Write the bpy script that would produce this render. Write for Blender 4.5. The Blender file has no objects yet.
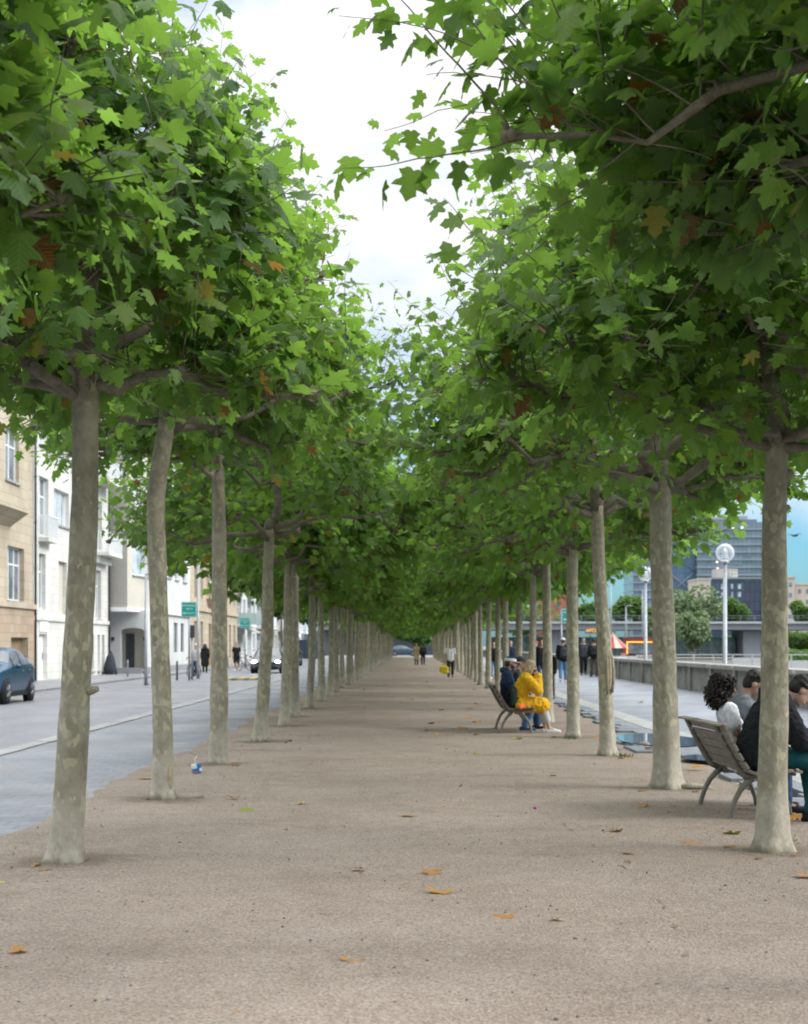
import bpy, bmesh, math, random
import numpy as np
from mathutils import Vector, Matrix, Euler

C = bpy.context.scene.collection
PI = math.pi
H = 1.65            # eye height of the photographer
F = 1500.0          # focal length in pixels of the 808x1024 frame
VX, VY = 412.0, 645.0
def X(px, Y): return (px - VX) * Y / F
def Zh(py, Y): return H - (py - VY) * Y / F
def R(d): return math.radians(d)
rnd = random.Random(7)

# ------------------------------------------------------------------ helpers
class MB:
    """collects shapes and links them as ONE mesh object"""
    def __init__(s): s.v = []; s.f = []; s.m = []; s.s = []
    def add(s, vs, fs, m=0, smooth=False):
        o = len(s.v); s.v += [tuple(p) for p in vs]
        for f in fs: s.f.append([i + o for i in f]); s.m.append(m); s.s.append(smooth)
    def box(s, x0, x1, y0, y1, z0, z1, m=0):
        s.add([(x0,y0,z0),(x1,y0,z0),(x1,y1,z0),(x0,y1,z0),(x0,y0,z1),(x1,y0,z1),(x1,y1,z1),(x0,y1,z1)],
              [(3,2,1,0),(4,5,6,7),(0,1,5,4),(1,2,6,5),(2,3,7,6),(3,0,4,7)], m)
    def obox(s, P, d, u0, u1, n0, n1, z0, z1, m=0):
        """box along the horizontal direction d from P; n is the outward normal"""
        n = (d[1], -d[0]); vs = []
        for z in (z0, z1):
            for (u, k) in ((u0,n0),(u1,n0),(u1,n1),(u0,n1)):
                vs.append((P[0]+d[0]*u+n[0]*k, P[1]+d[1]*u+n[1]*k, z))
        s.add(vs, [(0,1,2,3),(7,6,5,4),(4,5,1,0),(5,6,2,1),(6,7,3,2),(7,4,0,3)], m)
    def quad(s, a, b, c, d, m=0): s.add([a,b,c,d], [(0,1,2,3)], m)
    def tube(s, pts, rads, n=8, m=0, cap=True, lobes=None, smooth=True):
        pts = [Vector(p) for p in pts]
        if not hasattr(rads, '__len__'): rads = [rads]*len(pts)
        T = []
        for i in range(len(pts)):
            a = pts[max(i-1,0)]; b = pts[min(i+1,len(pts)-1)]
            d = b - a
            T.append(d.normalized() if d.length > 1e-9 else Vector((0,0,1)))
        ref = Vector((1,0,0)) if abs(T[0].x) < .8 else Vector((0,1,0))
        N = (ref - T[0]*ref.dot(T[0])).normalized()
        vs = []
        for i, p in enumerate(pts):
            N = (N - T[i]*N.dot(T[i]))
            N = N.normalized() if N.length > 1e-6 else T[i].orthogonal().normalized()
            B = T[i].cross(N)
            for k in range(n):
                a = 2*PI*k/n; r = rads[i]
                if lobes: r *= lobes(i, a)
                vs.append(p + N*math.cos(a)*r + B*math.sin(a)*r)
        fs = []
        for i in range(len(pts)-1):
            for k in range(n):
                k2 = (k+1) % n
                fs.append((i*n+k, i*n+k2, (i+1)*n+k2, (i+1)*n+k))
        if cap:
            fs.append(tuple(range(n-1,-1,-1))); o = (len(pts)-1)*n
            fs.append(tuple(range(o, o+n)))
        s.add(vs, fs, m, smooth)
    def ball(s, c, r, nu=12, nv=8, m=0, rot=None):
        if not hasattr(r, '__len__'): r = (r,r,r)
        c = Vector(c); vs = []; fs = []
        def P(t, p):
            q = Vector((r[0]*math.sin(t)*math.cos(p), r[1]*math.sin(t)*math.sin(p), r[2]*math.cos(t)))
            if rot is not None: q = rot @ q
            return c + q
        vs.append(P(0,0))
        for j in range(1, nv):
            for i in range(nu): vs.append(P(PI*j/nv, 2*PI*i/nu))
        vs.append(P(PI,0)); L = len(vs)-1
        for i in range(nu):
            i2 = (i+1) % nu
            fs.append((0, 1+i, 1+i2))
            for j in range(nv-2):
                a = 1+j*nu
                fs.append((a+i, a+nu+i, a+nu+i2, a+i2))
            a = 1+(nv-2)*nu
            fs.append((a+i, L, a+i2))
        s.add(vs, fs, m, True)
    def prism(s, prof, fn, t0, t1, m=0):
        """outline prof (2d) swept between t0 and t1; fn(a,b,t) gives the 3d point"""
        n = len(prof)
        vs = [fn(a,b,t0) for a,b in prof] + [fn(a,b,t1) for a,b in prof]
        fs = [tuple(range(n)), tuple(range(2*n-1, n-1, -1))]
        for i in range(n):
            j = (i+1) % n; fs.append((j, i, n+i, n+j))
        s.add(vs, fs, m)
    def mesh(s, name, mats):
        me = bpy.data.meshes.new(name); me.from_pydata(s.v, [], s.f)
        me.polygons.foreach_set('material_index', s.m); me.polygons.foreach_set('use_smooth', s.s)
        for q in (mats if isinstance(mats, (list,tuple)) else [mats]): me.materials.append(q)
        me.update(); return me
    def build(s, name, mats, parent=None, loc=None):
        return link(name, s.mesh(name, mats), parent, loc)

def link(name, me, parent=None, loc=None):
    o = bpy.data.objects.new(name, me); C.objects.link(o)
    if parent is not None: o.parent = parent
    if loc is not None: o.location = loc
    return o
def tag(o, label=None, cat=None, group=None, kind=None):
    if label: o['label'] = label
    if cat: o['category'] = cat
    if group: o['group'] = group
    if kind: o['kind'] = kind
    return o
def empty(name, loc, label, cat, group=None, rz=0):
    o = bpy.data.objects.new(name, None); C.objects.link(o); o.empty_display_size = .2
    o.location = loc; o.rotation_euler = (0,0,rz)
    return tag(o, label, cat, group)
def recalc(o):
    bm = bmesh.new(); bm.from_mesh(o.data); bmesh.ops.recalc_face_normals(bm, faces=bm.faces); bm.to_mesh(o.data); bm.free()
    return o
def children(o): return [c for c in bpy.data.objects if c.parent == o]
def copy_tree(o, parent=None, label=None):
    c = o.copy(); C.objects.link(c)
    if parent is not None: c.parent = parent
    if label: c['label'] = label
    for ch in children(o):
        copy_tree(ch, c)
    return c
def bevel(o, w=.01, n=2):
    m = o.modifiers.new('bevel', 'BEVEL'); m.width = w; m.segments = n; m.limit_method = 'ANGLE'; return o

# ------------------------------------------------------------------ materials
def mat(name, col, rough=.6, metal=0, spec=.5, emit=None, estr=0):
    m = bpy.data.materials.new(name); m.use_nodes = True
    b = m.node_tree.nodes['Principled BSDF']
    b.inputs['Base Color'].default_value = (*col, 1); b.inputs['Roughness'].default_value = rough
    b.inputs['Metallic'].default_value = metal; b.inputs['Specular IOR Level'].default_value = spec
    if emit: b.inputs['Emission Color'].default_value = (*emit,1); b.inputs['Emission Strength'].default_value = estr
    return m
class NT:
    def __init__(s, m): s.t = m.node_tree; s.b = s.t.nodes.get('Principled BSDF')
    def n(s, typ, **kw):
        x = s.t.nodes.new(typ)
        for k, v in kw.items():
            if k in x.inputs: 
                x.inputs[k].default_value = v
            else: setattr(x, k, v)
        return x
    def l(s, a, b): s.t.links.new(a, b)
    def coord(s, out='Object'): return s.n('ShaderNodeTexCoord').outputs[out]
    def noise(s, vec, scale, detail=4, rough=.55, dist=0):
        x = s.n('ShaderNodeTexNoise'); x.inputs['Scale'].default_value = scale; x.inputs['Detail'].default_value = detail
        x.inputs['Roughness'].default_value = rough; x.inputs['Distortion'].default_value = dist
        if vec is not None: s.l(vec, x.inputs['Vector'])
        return x.outputs['Fac']
    def vor(s, vec, scale, out='Distance', feature='F1', rand=1):
        x = s.n('ShaderNodeTexVoronoi'); x.feature = feature; x.inputs['Scale'].default_value = scale; x.inputs['Randomness'].default_value = rand
        if vec is not None: s.l(vec, x.inputs['Vector'])
        return x.outputs[out]
    def ramp(s, fac, stops, interp='LINEAR'):
        x = s.n('ShaderNodeValToRGB'); e = x.color_ramp.elements; x.color_ramp.interpolation = interp
        while len(e) < len(stops): e.new(.5)
        for q, (p, c) in zip(e, stops): q.position = p; q.color = (*c, 1) if hasattr(c, '__len__') else (c,c,c,1)
        s.l(fac, x.inputs['Fac']); return x.outputs['Color']
    def mix(s, fac, a, b, mode='MIX'):
        x = s.n('ShaderNodeMix', data_type='RGBA', blend_type=mode)
        for sock, v in ((x.inputs['Factor'], fac), (x.inputs['A'] if False else x.inputs[6], a), (x.inputs[7], b)):
            if hasattr(v, 'links') or isinstance(v, bpy.types.NodeSocket): s.l(v, sock)
            elif hasattr(v, '__len__'): sock.default_value = (*v, 1)
            else: sock.default_value = v
        return x.outputs[2]
    def math(s, op, a, b=None, c=None):
        x = s.n('ShaderNodeMath', operation=op)
        for i, v in enumerate((a,b,c)):
            if v is None: continue
            if isinstance(v, bpy.types.NodeSocket): s.l(v, x.inputs[i])
            else: x.inputs[i].default_value = v
        return x.outputs[0]
    def mapr(s, v, a, b, c=0, d=1):
        x = s.n('ShaderNodeMapRange'); x.inputs[1].default_value = a; x.inputs[2].default_value = b
        x.inputs[3].default_value = c; x.inputs[4].default_value = d; s.l(v, x.inputs[0]); return x.outputs[0]
    def scale(s, vec, xyz):
        x = s.n('ShaderNodeMapping'); x.inputs['Scale'].default_value = xyz; s.l(vec, x.inputs['Vector']); return x.outputs[0]
    def bump(s, h, strength=.3, dist=.01, prev=None):
        x = s.n('ShaderNodeBump'); x.inputs['Strength'].default_value = strength; x.inputs['Distance'].default_value = dist
        s.l(h, x.inputs['Height'])
        if prev is not None: s.l(prev, x.inputs['Normal'])
        s.l(x.outputs[0], s.b.inputs['Normal']); return x.outputs[0]
    def col(s, c): s.l(c, s.b.inputs['Base Color'])

def worn(name, col, var=.15, scale=3, rough=.7, spec=.3, bump=.0, metal=0):
    """one colour with soft irregular wear"""
    m = mat(name, col, rough, metal, spec); t = NT(m); c = t.coord()
    n1 = t.noise(c, scale, 5); n2 = t.noise(c, scale*9, 3)
    f = t.math('ADD', t.math('MULTIPLY', n1, .65), t.math('MULTIPLY', n2, .35))
    lo = tuple(x*(1-var*1.6) for x in col); hi = tuple(min(1, x*(1+var*1.3)) for x in col)
    t.col(t.ramp(f, [(.3, lo), (.7, hi)]))
    if bump: t.bump(n2, bump, .01)
    return m

# --- leaves
def leaf_mat(name, stops, trans=.4, veins=True, tr_col=(.29,.51,.045), back=(.10,.185,.06), rough=.5, spec=.28, glim=.93):
    m = mat(name, (.05,.1,.02), rough, 0, spec); t = NT(m)
    a = t.n('ShaderNodeAttribute'); a.attribute_name = 'rnd'
    c = t.ramp(a.outputs['Fac'], stops)
    uv = t.n('ShaderNodeUVMap'); uv.uv_map = 'UVMap'
    sp = t.n('ShaderNodeSeparateXYZ'); t.l(uv.outputs[0], sp.inputs[0])
    if veins:
        u = t.math('ABSOLUTE', sp.outputs[0]); v = sp.outputs[1]
        d1 = t.math('ABSOLUTE', t.math('SUBTRACT', t.math('MULTIPLY', u, .68), t.math('MULTIPLY', v, .73)))
        d2 = t.math('ABSOLUTE', t.math('SUBTRACT', t.math('MULTIPLY', u, .11), t.math('MULTIPLY', v, .99)))
        side = t.math('ABSOLUTE', t.math('SUBTRACT', t.math('FRACT', t.math('MULTIPLY', t.math('SUBTRACT', v, t.math('MULTIPLY', u, .8)), 7)), .5))
        side = t.math('ADD', t.math('MULTIPLY', side, .12), .006)
        d = t.math('MINIMUM', t.math('MINIMUM', u, d1), t.math('MINIMUM', d2, side))
        vm = t.mapr(d, .010, .032, .6, 0)
        c = t.mix(vm, c, (.19,.235,.09))
        nz = t.noise(t.coord(), 22, 3)
        c = t.mix(t.mapr(nz, .35, .7, 0, .35), c, t.mix(1.0, c, (.7,.75,.6), 'MULTIPLY'))
    g = t.n('ShaderNodeNewGeometry')
    isgreen = t.math('LESS_THAN', a.outputs['Fac'], glim)
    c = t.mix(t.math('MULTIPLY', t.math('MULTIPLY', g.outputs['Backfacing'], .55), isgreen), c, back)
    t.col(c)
    tr = t.n('ShaderNodeBsdfTranslucent')
    tc = t.mix(t.math('MULTIPLY', isgreen, .8), c, t.mix(.75, c, tr_col))
    t.l(tc, tr.inputs['Color'])
    mx = t.n('ShaderNodeMixShader'); mx.inputs[0].default_value = trans
    out = t.t.nodes['Material Output']
    t.l(t.b.outputs[0], mx.inputs[1]); t.l(tr.outputs[0], mx.inputs[2]); t.l(mx.outputs[0], out.inputs['Surface'])
    return m
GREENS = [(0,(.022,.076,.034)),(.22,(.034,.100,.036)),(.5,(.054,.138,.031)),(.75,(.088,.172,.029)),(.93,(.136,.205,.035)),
          (.955,(.30,.25,.03)),(.97,(.34,.15,.025)),(.985,(.26,.085,.025)),(1,(.11,.055,.025))]
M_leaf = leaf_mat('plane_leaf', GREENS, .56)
M_far = leaf_mat('broadleaf', [(0,(.03,.07,.025)),(.6,(.055,.115,.03)),(1,(.09,.15,.035))], .3, False)
M_willow = leaf_mat('willow_leaf', [(0,(.12,.175,.09)),(.6,(.16,.225,.12)),(1,(.2,.27,.14))], .3, False, (.2,.28,.08), (.14,.18,.1))
M_fallen = leaf_mat('fallen_leaf', [(0,(.55,.24,.035)),(.35,(.50,.19,.06)),(.6,(.24,.11,.05)),(.8,(.62,.42,.05)),(1,(.20,.26,.06))], .15, True, glim=-1)

# --- plane bark
def bark():
    m = mat('plane_bark', (.2,.17,.12), .85, 0, .2); t = NT(m); c = t.coord()
    base = t.ramp(t.noise(c, 5, 6, .6), [(.3,(.215,.188,.14)),(.45,(.29,.26,.198)),(.55,(.32,.29,.222)),(.72,(.40,.365,.29))])
    cs = t.scale(c, (1,1,.55))
    wob = t.noise(cs, 9, 3); 
    # flaking plates: irregular cells, some already shed to paler bark
    off = t.n('ShaderNodeVectorMath', operation='ADD'); t.l(cs, off.inputs[0])
    sc = t.n('ShaderNodeVectorMath', operation='SCALE'); 
    nn = t.n('ShaderNodeTexNoise'); nn.inputs['Scale'].default_value = 14; t.l(cs, nn.inputs['Vector'])
    t.l(nn.outputs['Color'], sc.inputs[0]); sc.inputs['Scale'].default_value = .07
    t.l(sc.outputs[0], off.inputs[1])
    cell = t.vor(off.outputs[0], 27, 'Color')
    sepc = t.n('ShaderNodeSeparateColor'); t.l(cell, sepc.inputs[0])
    big = t.noise(c, 2.2, 2)
    f = t.math('ADD', t.math('MULTIPLY', sepc.outputs[0], .55), t.math('MULTIPLY', big, .9))
    pale = t.mapr(f, .86, .872)
    col = t.mix(t.math('MULTIPLY', pale, .5), base, t.mix(sepc.outputs[1], (.58,.53,.36), (.46,.44,.31)))
    olive = t.mapr(t.math('ADD', t.math('MULTIPLY', sepc.outputs[2], .6), t.math('MULTIPLY', t.noise(c, 1.6, 2), .8)), .78, .84)
    col = t.mix(t.math('MULTIPLY', olive, .32), col, (.165,.165,.095))
    crack = t.mapr(t.noise(t.scale(c, (1,1,.35)), 34, 4, .7), .36, .30)
    col = t.mix(t.math('MULTIPLY', crack, .6), col, (.13,.11,.08))
    red = t.mapr(t.noise(c, 21, 2), .67, .70)
    col = t.mix(t.math('MULTIPLY', red, .5), col, (.26,.15,.09))
    # the trunk colour blends to darker olive towards the fork
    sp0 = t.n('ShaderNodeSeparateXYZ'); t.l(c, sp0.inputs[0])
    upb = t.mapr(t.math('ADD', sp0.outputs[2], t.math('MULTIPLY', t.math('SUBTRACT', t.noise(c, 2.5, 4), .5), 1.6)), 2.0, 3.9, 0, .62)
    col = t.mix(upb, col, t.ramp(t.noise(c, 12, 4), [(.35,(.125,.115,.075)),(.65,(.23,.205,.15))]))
    # dust and old lime on the foot of the trunk
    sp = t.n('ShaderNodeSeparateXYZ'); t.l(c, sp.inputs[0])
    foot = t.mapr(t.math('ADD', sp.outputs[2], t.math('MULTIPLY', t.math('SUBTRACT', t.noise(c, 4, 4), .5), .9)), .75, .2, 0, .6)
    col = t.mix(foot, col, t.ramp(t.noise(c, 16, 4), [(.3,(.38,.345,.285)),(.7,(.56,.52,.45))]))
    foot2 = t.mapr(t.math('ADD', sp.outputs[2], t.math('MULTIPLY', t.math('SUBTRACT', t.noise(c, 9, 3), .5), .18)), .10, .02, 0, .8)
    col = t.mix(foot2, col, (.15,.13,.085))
    t.col(col)
    h = t.math('ADD', t.math('MULTIPLY', pale, -.35), t.math('ADD', t.noise(c, 30, 5), t.math('MULTIPLY', wob, .8)))
    t.bump(h, .55, .012)
    return m
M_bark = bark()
M_limb = worn('limb_bark', (.17,.15,.115), .35, 8, .9, .15, .5)
M_wound = worn('bare_wood', (.40,.32,.22), .2, 12, .8)

# --- grounds
def gravel():
    m = mat('gravel', (.3,.25,.21), .95, 0, .15); t = NT(m); c = t.coord()
    big = t.noise(c, .55, 5, .6); mid = t.noise(c, 3.2, 5, .65); fine = t.noise(c, 48, 4, .7)
    cell = t.vor(c, 90, 'Color'); sp = t.n('ShaderNodeSeparateColor'); t.l(cell, sp.inputs[0])
    dist = t.vor(c, 62, 'Distance')
    f = t.math('ADD', t.math('MULTIPLY', big, .55), t.math('MULTIPLY', mid, .45))
    base = t.ramp(f, [(.3,(.238,.194,.160)),(.5,(.300,.250,.211)),(.7,(.352,.299,.258))])
    st = t.ramp(sp.outputs[0], [(0,(.48,.46,.44)),(.25,(.84,.84,.84)),(.55,(1,1,1)),(.8,(1.13,1.09,1.03)),(1,(1.42,1.40,1.37))])
    col = t.mix(.7, base, st, 'MULTIPLY')
    col = t.mix(.8, col, t.ramp(fine, [(.3,(.62,.6,.58)),(.5,(1,1,1)),(.7,(1.3,1.28,1.25))]), 'MULTIPLY')
    # earth showing through in worn spots
    earth = t.mapr(t.noise(c, 1.4, 6, .7, .4), .60, .72, 0, .5)
    col = t.mix(earth, col, (.215,.165,.125))
    sa = t.n('ShaderNodeAttribute'); sa.attribute_name = 'trunk_ring'  # darker brown ring around each trunk foot
    trunk_ring = t.mapr(t.math('ADD', sa.outputs['Fac'], t.math('MULTIPLY', t.math('SUBTRACT', t.noise(c, 5, 5, .65), .5), 1.1)), .38, .75, 0, .72)
    col = t.mix(trunk_ring, col, t.ramp(fine, [(.3,(.12,.092,.068)),(.7,(.24,.19,.145))]))
    damp = t.mapr(t.noise(t.scale(c, (.5,1.3,1)), .9, 3, .5), .54, .68, 0, .22)
    col = t.mix(damp, col, t.mix(1.0, col, (.62,.58,.56), 'MULTIPLY'))
    t.col(col)
    h = t.math('ADD', t.math('MULTIPLY', dist, -1.0), t.math('ADD', t.math('MULTIPLY', fine, .8), t.math('MULTIPLY', t.noise(c, 9, 4), 1.2)))
    t.bump(h, .75, .012)
    return m
M_gravel = gravel()
def pavers(name, a, b, sx, sy, rough=.5, mortar=(.12,.12,.125), msize=.012, var=.7, rot=0):
    m = mat(name, a, rough, 0, .35); t = NT(m); c = t.coord()
    mp = t.n('ShaderNodeMapping'); mp.inputs['Rotation'].default_value = (0,0,rot); t.l(c, mp.inputs['Vector'])
    br = t.n('ShaderNodeTexBrick'); t.l(mp.outputs[0], br.inputs['Vector'])
    br.inputs['Color1'].default_value = (*a,1); br.inputs['Color2'].default_value = (*b,1); br.inputs['Mortar'].default_value = (*mortar,1)
    br.inputs['Scale'].default_value = 1; br.inputs['Mortar Size'].default_value = msize; br.inputs['Brick Width'].default_value = sx; br.inputs['Row Height'].default_value = sy
    br.inputs['Mortar Smooth'].default_value = .3
    n1 = t.noise(c, .5, 6, .6); n2 = t.noise(c, 14, 4)
    col = t.mix(var, br.outputs['Color'], t.ramp(n1, [(.3,(.72,.73,.76)),(.7,(1.2,1.18,1.15))]), 'MULTIPLY')
    col = t.mix(.5, col, t.ramp(n2, [(.3,(.8,.8,.8)),(.7,(1.15,1.15,1.15))]), 'MULTIPLY')
    t.col(col)
    wet = t.mapr(t.noise(c, .33, 4, .6), .42, .62, rough, rough*.55); t.l(wet, t.b.inputs['Roughness'])
    h = t.math('ADD', t.math('MULTIPLY', br.outputs['Fac'], -1), t.math('MULTIPLY', n2, .25)); t.bump(h, .3, .006)
    return m
M_pave_l = pavers('paving_left', (.19,.203,.232), (.23,.24,.27), .3, .3, .6, (.15,.155,.17))
M_pave_r = pavers('paving_right', (.19,.205,.235), (.235,.25,.28), .6, .4, .72, (.16,.165,.18))
M_walk = pavers('sidewalk', (.22,.225,.24), (.255,.26,.275), .4, .4, .6, (.2,.2,.21), .008)
M_cobble = pavers('kerb_cobbles', (.25,.25,.255), (.32,.318,.31), .16, .16, .6, (.3,.3,.3), .015)
def asphalt():
    m = mat('asphalt', (.14,.14,.15), .4, 0, .5); t = NT(m); c = t.coord()
    n = t.noise(t.scale(c, (1,.25,1)), .8, 6, .6); f = t.noise(c, 120, 2)
    col = t.ramp(n, [(.3,(.15,.155,.175)),(.7,(.21,.215,.235))])
    t.col(t.mix(.5, col, t.ramp(f, [(.3,(.7,.7,.7)),(.7,(1.25,1.25,1.25))]), 'MULTIPLY'))
    t.l(t.mapr(t.noise(c, .4, 4), .4, .65, .65, .38), t.b.inputs['Roughness']); t.bump(f, .15, .004)
    return m
M_asphalt = asphalt()
M_earth = worn('far_ground', (.15,.16,.15), .2, .2, .9)
M_slab = worn('kerb_slab', (.34,.34,.325), .22, 2.5, .55, .4, .2)
M_conc = worn('concrete', (.25,.24,.22), .3, 1.6, .8, .3, .3)
M_coping = worn('coping', (.29,.28,.255), .22, 2, .75, .3, .25)
M_bridge = worn('bridge_concrete', (.25,.26,.285), .12, .15, .8)
M_bridge_edge = worn('bridge_edge', (.40,.415,.43), .1, .3, .7)
M_bridge_dark = worn('bridge_fascia', (.17,.18,.205), .12, .2, .7)
M_water = mat('puddle_water', (.05,.06,.065), .03, 0, .6)
M_grass = worn('weeds', (.08,.13,.03), .4, 9, .9)

# --- everyday surfaces
M_steel = worn('galvanised', (.30,.32,.35), .12, 6, .45, .5, 0, .4)
M_darksteel = worn('dark_metal', (.06,.065,.07), .2, 6, .5)
M_cast = worn('cast_grey', (.21,.195,.165), .22, 14, .55, .4, .15)
M_wood = worn('weathered_slats', (.23,.205,.17), .25, 7, .7, .3, .3)
M_woodd = worn('dark_slats', (.145,.115,.09), .25, 7, .65, .3, .3)
M_rubber = worn('tyre', (.02,.02,.021), .2, 20, .8)
M_white = worn('white_frame', (.78,.79,.80), .04, 2, .5)
def glass(name, col, rough=.06):
    m = mat(name, col, rough, 0, .9); t = NT(m); c = t.coord()
    t.col(t.ramp(t.noise(c, .9, 2), [(.35, tuple(x*.6 for x in col)), (.65, tuple(min(1,x*1.5) for x in col))])); return m
M_pane = glass('window_glass', (.16,.19,.22)); M_panepale = glass('curtained_glass', (.36,.40,.43), .1)
M_cglass = glass('car_glass', (.035,.045,.055), .04)
# ------------------------------------------------------------------ plane trees
def leaf_template(lod):
    if lod == 0:
        h = [(.03,-.03),(.13,-.10),(.27,-.09),(.38,.00),(.55,.05),(.47,.15),(.39,.22),(.345,.295),(.44,.37),(.56,.43),(.68,.63),(.53,.61),(.39,.60),(.265,.595),
             (.29,.72),(.32,.79),(.17,.89),(0,1.08)]
    elif lod == 1:
        h = [(.1,-.08),(.55,.05),(.38,.29),(.67,.62),(.30,.61),(.29,.78),(0,1.08)]
    else:
        h = [(.3,-.06),(.62,.35),(.25,.75),(0,1.02)]
    out = [(0,0)] + h + [(-x,y) for x,y in h[-2::-1]]
    pts = [(0,.3)] + out; n = len(out)
    P = np.array([(x, y, -.16*abs(x)**1.3 - .16*max(y-.1,0)**2 + .05*math.sin(9*x+3)*(abs(x)) ) for x,y in pts])
    tri = np.array([(0, 1+i, 1+(i+1) % n) for i in range(n)])
    uv = np.array(pts)
    return P, tri, uv
TEMPL = [leaf_template(i) for i in range(3)]

def leaf_mesh(name, P, Yd, Nd, size, rn, mats, lod=0):
    """many leaf blades: P petiole ends, Yd blade directions, Nd upper-side normals"""
    T, tri, uv = TEMPL[lod]
    Yd = Yd/np.linalg.norm(Yd, axis=1, keepdims=True)
    Xd = np.cross(Yd, Nd); Xd /= np.maximum(np.linalg.norm(Xd, axis=1, keepdims=True), 1e-6)
    Zd = np.cross(Xd, Yd)
    n, k = len(P), len(T)
    rg = np.random.default_rng(len(P))
    curl = rg.uniform(-.5, 3.0, n); wid = rg.uniform(.85, 1.12, n)
    V = P[:,None,:] + size[:,None,None]*(T[None,:,0,None]*(Xd*wid[:,None])[:,None,:] + T[None,:,1,None]*Yd[:,None,:] + (T[None,:,2]*curl[:,None])[:,:,None]*Zd[:,None,:])
    V = V.reshape(-1,3)
    idx = (tri[None] + (np.arange(n)*k)[:,None,None]).reshape(-1)
    me = bpy.data.meshes.new(name); nt = n*len(tri)
    me.vertices.add(len(V)); me.vertices.foreach_set('co', V.astype(np.float32).ravel())
    me.loops.add(nt*3); me.loops.foreach_set('vertex_index', idx.astype(np.int32))
    me.polygons.add(nt); me.polygons.foreach_set('loop_start', np.arange(0, nt*3, 3, dtype=np.int32)); me.polygons.foreach_set('loop_total', np.full(nt, 3, np.int32))
    me.polygons.foreach_set('use_smooth', np.ones(nt, bool))
    u = me.uv_layers.new(name='UVMap')
    UV = np.tile(uv[tri].reshape(-1,2), (n,1)).astype(np.float32)
    u.data.foreach_set('uv', UV.ravel())
    at = me.attributes.new('rnd', 'FLOAT', 'POINT'); at.data.foreach_set('value', np.repeat(rn, k).astype(np.float32))
    for q in (mats if isinstance(mats, (list,tuple)) else [mats]): me.materials.append(q)
    me.update(calc_edges=True); me.validate()
    return me

def wiggle(rg, a, b, n, amp, sag=0):
    a = np.array(a, float); b = np.array(b, float); L = np.linalg.norm(b-a)
    pts = [a + (b-a)*i/(n-1) for i in range(n)]
    off = np.zeros(3)
    for i in range(1, n):
        off = off*.7 + rg.normal(0, amp*L/n*1.3, 3); pts[i] = pts[i] + off + np.array((0,0,-sag*math.sin(PI*i/(n-1))))
    return pts

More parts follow.
